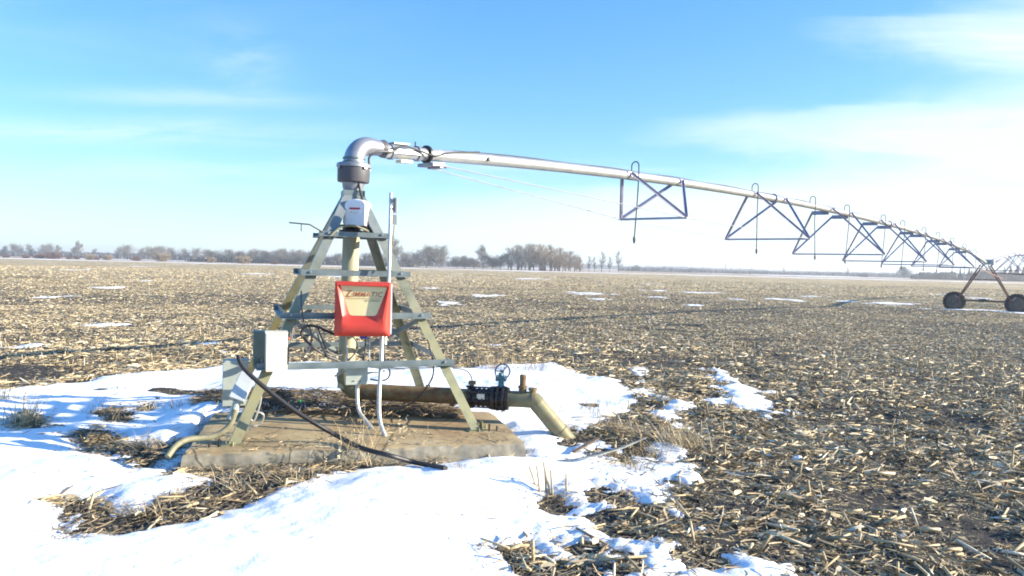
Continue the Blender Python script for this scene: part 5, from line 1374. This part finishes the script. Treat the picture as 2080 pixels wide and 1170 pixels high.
# far woods: uneven masses of trunks and twigs
def woods(name, x0, x1, y0, y1, h0, h1, n, seed):
    r_ = np.random.default_rng(seed)
    x = r_.uniform(x0, x1, n); y = r_.uniform(y0, y1, n)
    hh_ = (h0 + (h1 - h0) * fbm(x * .012, y * .002, seed, 4) * .5 + (h1 - h0) * .5) * (.8 + .4 * vnoise(x * .15, y * .05, seed + 1)) * r_.uniform(.55, 1.1, n); w = hh_ * r_.uniform(.25, .6, n)
    V = np.zeros((n, 7, 3)); a0 = r_.uniform(0, 6.28, n)
    for k in range(3):
        a = a0 + 2.094 * k; V[:, k] = np.stack([x + w * .3 * np.cos(a), y + w * .3 * np.sin(a), 0 * x - .2], -1); V[:, k + 3] = np.stack([x + w * .5 * np.cos(a + .4), y + w * .5 * np.sin(a + .4), hh_ * r_.uniform(.35, .75, n)], -1)
    V[:, 6] = np.stack([x, y, hh_], -1)
    f = np.array([[0, 1, 4, 3], [1, 2, 5, 4], [2, 0, 3, 5], [3, 4, 6, 6], [4, 5, 6, 6], [5, 3, 6, 6]])
    V = np.concatenate([V, V[:, 6:7] + 1e-3], 1); f[3:, 3] = 7
    Q = (np.arange(n)[:, None, None] * 8 + f[None]).reshape(-1, 4)
    tag(np_mesh(name, V.reshape(-1, 3), Q, M['wood_far']), kind='stuff')
woods("far_woods", 150, 1500, 1450, 1700, 4, 13, 9000, 3)
woods("far_woods", -1500, 200, 1500, 1700, 7, 12, 8000, 4)
woods("far_woods", 110, 520, 690, 780, 1.0, 6.0, 5200, 8)
woods("far_woods", -480, -20, 600, 680, 3, 6.5, 4200, 9)
woods("far_woods", -200, -60, 450, 480, 2.0, 4.0, 2200, 12)
woods("far_woods", 280, 380, 490, 520, 3, 7.0, 1500, 13)

# ------------------------------------------------------------------ dry grass tufts and weeds
def tuft(name, px, py, hpx, wpx, nbl, label, cat="grass tuft", mat='straw', mean=.55, stiff=.5, heads=0, z=None, group=None):
    p = G(px, py, 0)
    zz = float(max(ground_z(np.array([p.x]), np.array([p.y]))[0], snow_z(np.array([p.x]), np.array([p.y]))[0][0])) if z is None else z
    p = G(px, py, zz); d = (p - EYE).length; h = hpx * d / F; w = wpx * d / F
    rnd = random.Random(int(px * 7 + py)); V = []; Q = []; Tn = []
    for k in range(nbl):
        b = Vector((rnd.gauss(0, w * .22), rnd.gauss(0, w * .22), -.01)); a = rnd.uniform(0, 6.28); ln = h * rnd.uniform(.35, 1.05) * (1 if k > 2 else 1.05); lean = rnd.uniform(.05, stiff) + .25 * w / max(h, .01) * rnd.random()
        dv = Vector((math.cos(a), math.sin(a), 0)); bw = rnd.uniform(.0022, .0055) if mat == 'straw' else rnd.uniform(.002, .004); s_ = Vector((-dv.y, dv.x, 0)); n0 = len(V); ti = min(1, max(.02, rnd.gauss(mean, .16)))
        droop = rnd.uniform(0, .9) * stiff
        for q in range(5):
            t = q / 4; pt = b + dv * (ln * (lean * t + droop * t * t * .7)) + ez * (ln * (t - droop * .45 * t * t)); wq = bw * (1 - .75 * t)
            V += [pt - s_ * wq, pt + s_ * wq]; Tn += [ti, ti]
        Q += [(n0 + 2 * q, n0 + 2 * q + 1, n0 + 2 * q + 3, n0 + 2 * q + 2) for q in range(4)]
        if k < heads:
            tip = V[-1]
            for q in range(12):
                e = tip - ez * (rnd.random() * ln * .30) - dv * rnd.random() * .01; r_ = Vector((rnd.gauss(0, 1), rnd.gauss(0, 1), rnd.gauss(0, .6))).normalized() * .022; n0 = len(V); V += [e, e + r_ * .5 + ez * .006, e + r_, e + r_ * .5 - ez * .006]; Tn += [ti - .05] * 4; Q.append((n0, n0 + 1, n0 + 2, n0 + 3))
    o = np_mesh(name, np.array([tuple(v) for v in V]), np.array(Q), M[mat], attr=np.clip(np.array(Tn), 0, 1)); o.location = p
    tag(o, label, cat, group); return o
tuft("grass_tuft", 55, 862, 74, 60, 90, "dry grass clump on the snow near the left edge", heads=3)
tuft("grass_tuft", 12, 812, 34, 40, 50, "small dry tuft cut by the left edge of the photo")
tuft("grass_tuft", 235, 852, 32, 58, 70, "low brown clump in the blue-shaded snow left of the pad", mean=.35)
tuft("weed_patch", 205, 836, 34, 60, 46, "dark wispy weed patch on the shaded snow left of the pad", "weeds", 'weed')
tuft("grass_tuft", 302, 834, 22, 50, 46, "small tan tuft on the snow nearest the pad's left side")
tuft("weed_patch", 250, 790, 22, 70, 50, "faint low weeds on the upper left snow", "weeds", 'weed')
tuft("weed_patch", 365, 830, 36, 50, 46, "dark weeds beside the coil of wires left of the pad", "weeds", 'weed')
tuft("grass_tuft", 200, 900, 30, 90, 110, "flattened brown grass in the bare patch left of the pad", mean=.42, stiff=1.2)
tuft("grass_tuft", 290, 915, 44, 90, 130, "tan flattened grass where the pale conduit enters the ground", mean=.55, stiff=1.2)
tuft("grass_tuft", 300, 1040, 40, 120, 120, "straw clump in the bare soil strip at lower left", mean=.6, stiff=1.3)
tuft("grass_tuft", 480, 992, 34, 110, 60, "broken straw standing in the soil strip before the pad", mean=.6, stiff=1.1)
tuft("grass_tuft", 600, 985, 40, 110, 56, "loose bent straw in front of the pad's middle", mean=.62, stiff=1.0)
tuft("grass_tuft", 725, 945, 120, 80, 60, "tall pale seed-headed grass at the pad's front edge beside the black hose", mean=.72, stiff=.55, heads=22)
tuft("grass_tuft", 668, 948, 70, 60, 40, "thin pale grass stems left of the tall seed-headed grass", mean=.66, stiff=.7, heads=6)
tuft("grass_tuft", 868, 915, 64, 40, 16, "sparse bright stems leaning over the pad's right front edge", mean=.75, stiff=.8, heads=4)
tuft("weed_patch", 852, 920, 58, 26, 14, "single dark dried weed before the pad", "weeds", 'weed')
tuft("grass_tuft", 930, 955, 24, 60, 50, "short blond tuft on snow at the end of the black hose", mean=.6)
tuft("weed_patch", 995, 748, 105, 110, 130, "tall wispy dead weeds behind the valve handwheel", "weeds", 'weed', stiff=.45)
tuft("weed_patch", 1085, 752, 80, 80, 70, "thin dead weeds at the snow edge right of the handwheel", "weeds", 'weed', stiff=.45)
tuft("weed_patch", 1195, 840, 60, 120, 60, "bare twiggy weed on the snow behind the sloping pipe", "weeds", 'weed', stiff=1.0)
tuft("grass_tuft", 1260, 880, 34, 120, 190, "matted brown grass on the bank right of the sloping pipe", mean=.48, stiff=1.4)
tuft("grass_tuft", 1385, 905, 62, 110, 260, "largest tan grass clump at the field edge on the right", mean=.60, stiff=1.0)
tuft("grass_tuft", 1320, 925, 30, 90, 120, "low tan grass below the bent metal strip", mean=.52, stiff=1.2)
tuft("grass_tuft", 1290, 955, 34, 70, 80, "dark flattened grass in the dirt below the metal strip", mean=.4, stiff=1.2)
def stub(px, py, hpx, n_, label):
    p = G(px, py, 0); z = float(snow_z(np.array([p.x]), np.array([p.y]))[0][0]); p = G(px, py, z); d = (p - EYE).length; h = hpx * d / F; g = MB()
    for k in range(n_):
        b = p + Vector((random.gauss(0, .04), random.gauss(0, .04), -.04)); g.tube([b, b + Vector((random.gauss(-.1, .1), random.gauss(0, .12), 1)).normalized() * h * random.uniform(.6, 1.05)], [.013, .010], 7)
    o = g.build("corn_stub", M['stub'], loc=p); tag(o, label, "corn stub", "corn stubs poking from the snow")
M['stub'] = paint("corn_stub_straw", (.52, .42, .26), (.36, .28, .17), .7, 0, 25)
stub(1100, 995, 60, 3, "short split corn stub in snow, left one below the metal strip")
stub(1133, 1020, 82, 3, "tall leaning corn stub poking from the snow below the metal strip")
stub(1250, 925, 40, 2, "corn stub beside the metal strip's middle")
stub(318, 752, 26, 1, "single pale corn stub at the upper left edge of the snow")

# ------------------------------------------------------------------ haze
g = MB(); g.box((0, 0, 14.5), Vector((1, 0, 0)), Vector((0, 1, 0)), ez, 3600, 3600, 15.5)
hz = bpy.data.materials.new("haze_air"); hz.use_nodes = True; n_ = hz.node_tree.nodes; n_.clear()
ou = n_.new("ShaderNodeOutputMaterial"); pv = n_.new("ShaderNodeVolumePrincipled"); pv.inputs["Color"].default_value = (.86, .92, 1, 1); pv.inputs["Density"].default_value = HAZE; pv.inputs["Anisotropy"].default_value = .2
hz.node_tree.links.new(pv.outputs[0], ou.inputs["Volume"])
if HAZE: tag(g.build("haze", hz), kind='stuff')

# ------------------------------------------------------------------ render hints
scene.cycles.use_denoising = True
scene.cycles.filter_width = 1.85
scene.cycles.max_bounces = 6
print("objects", len(bpy.data.objects))
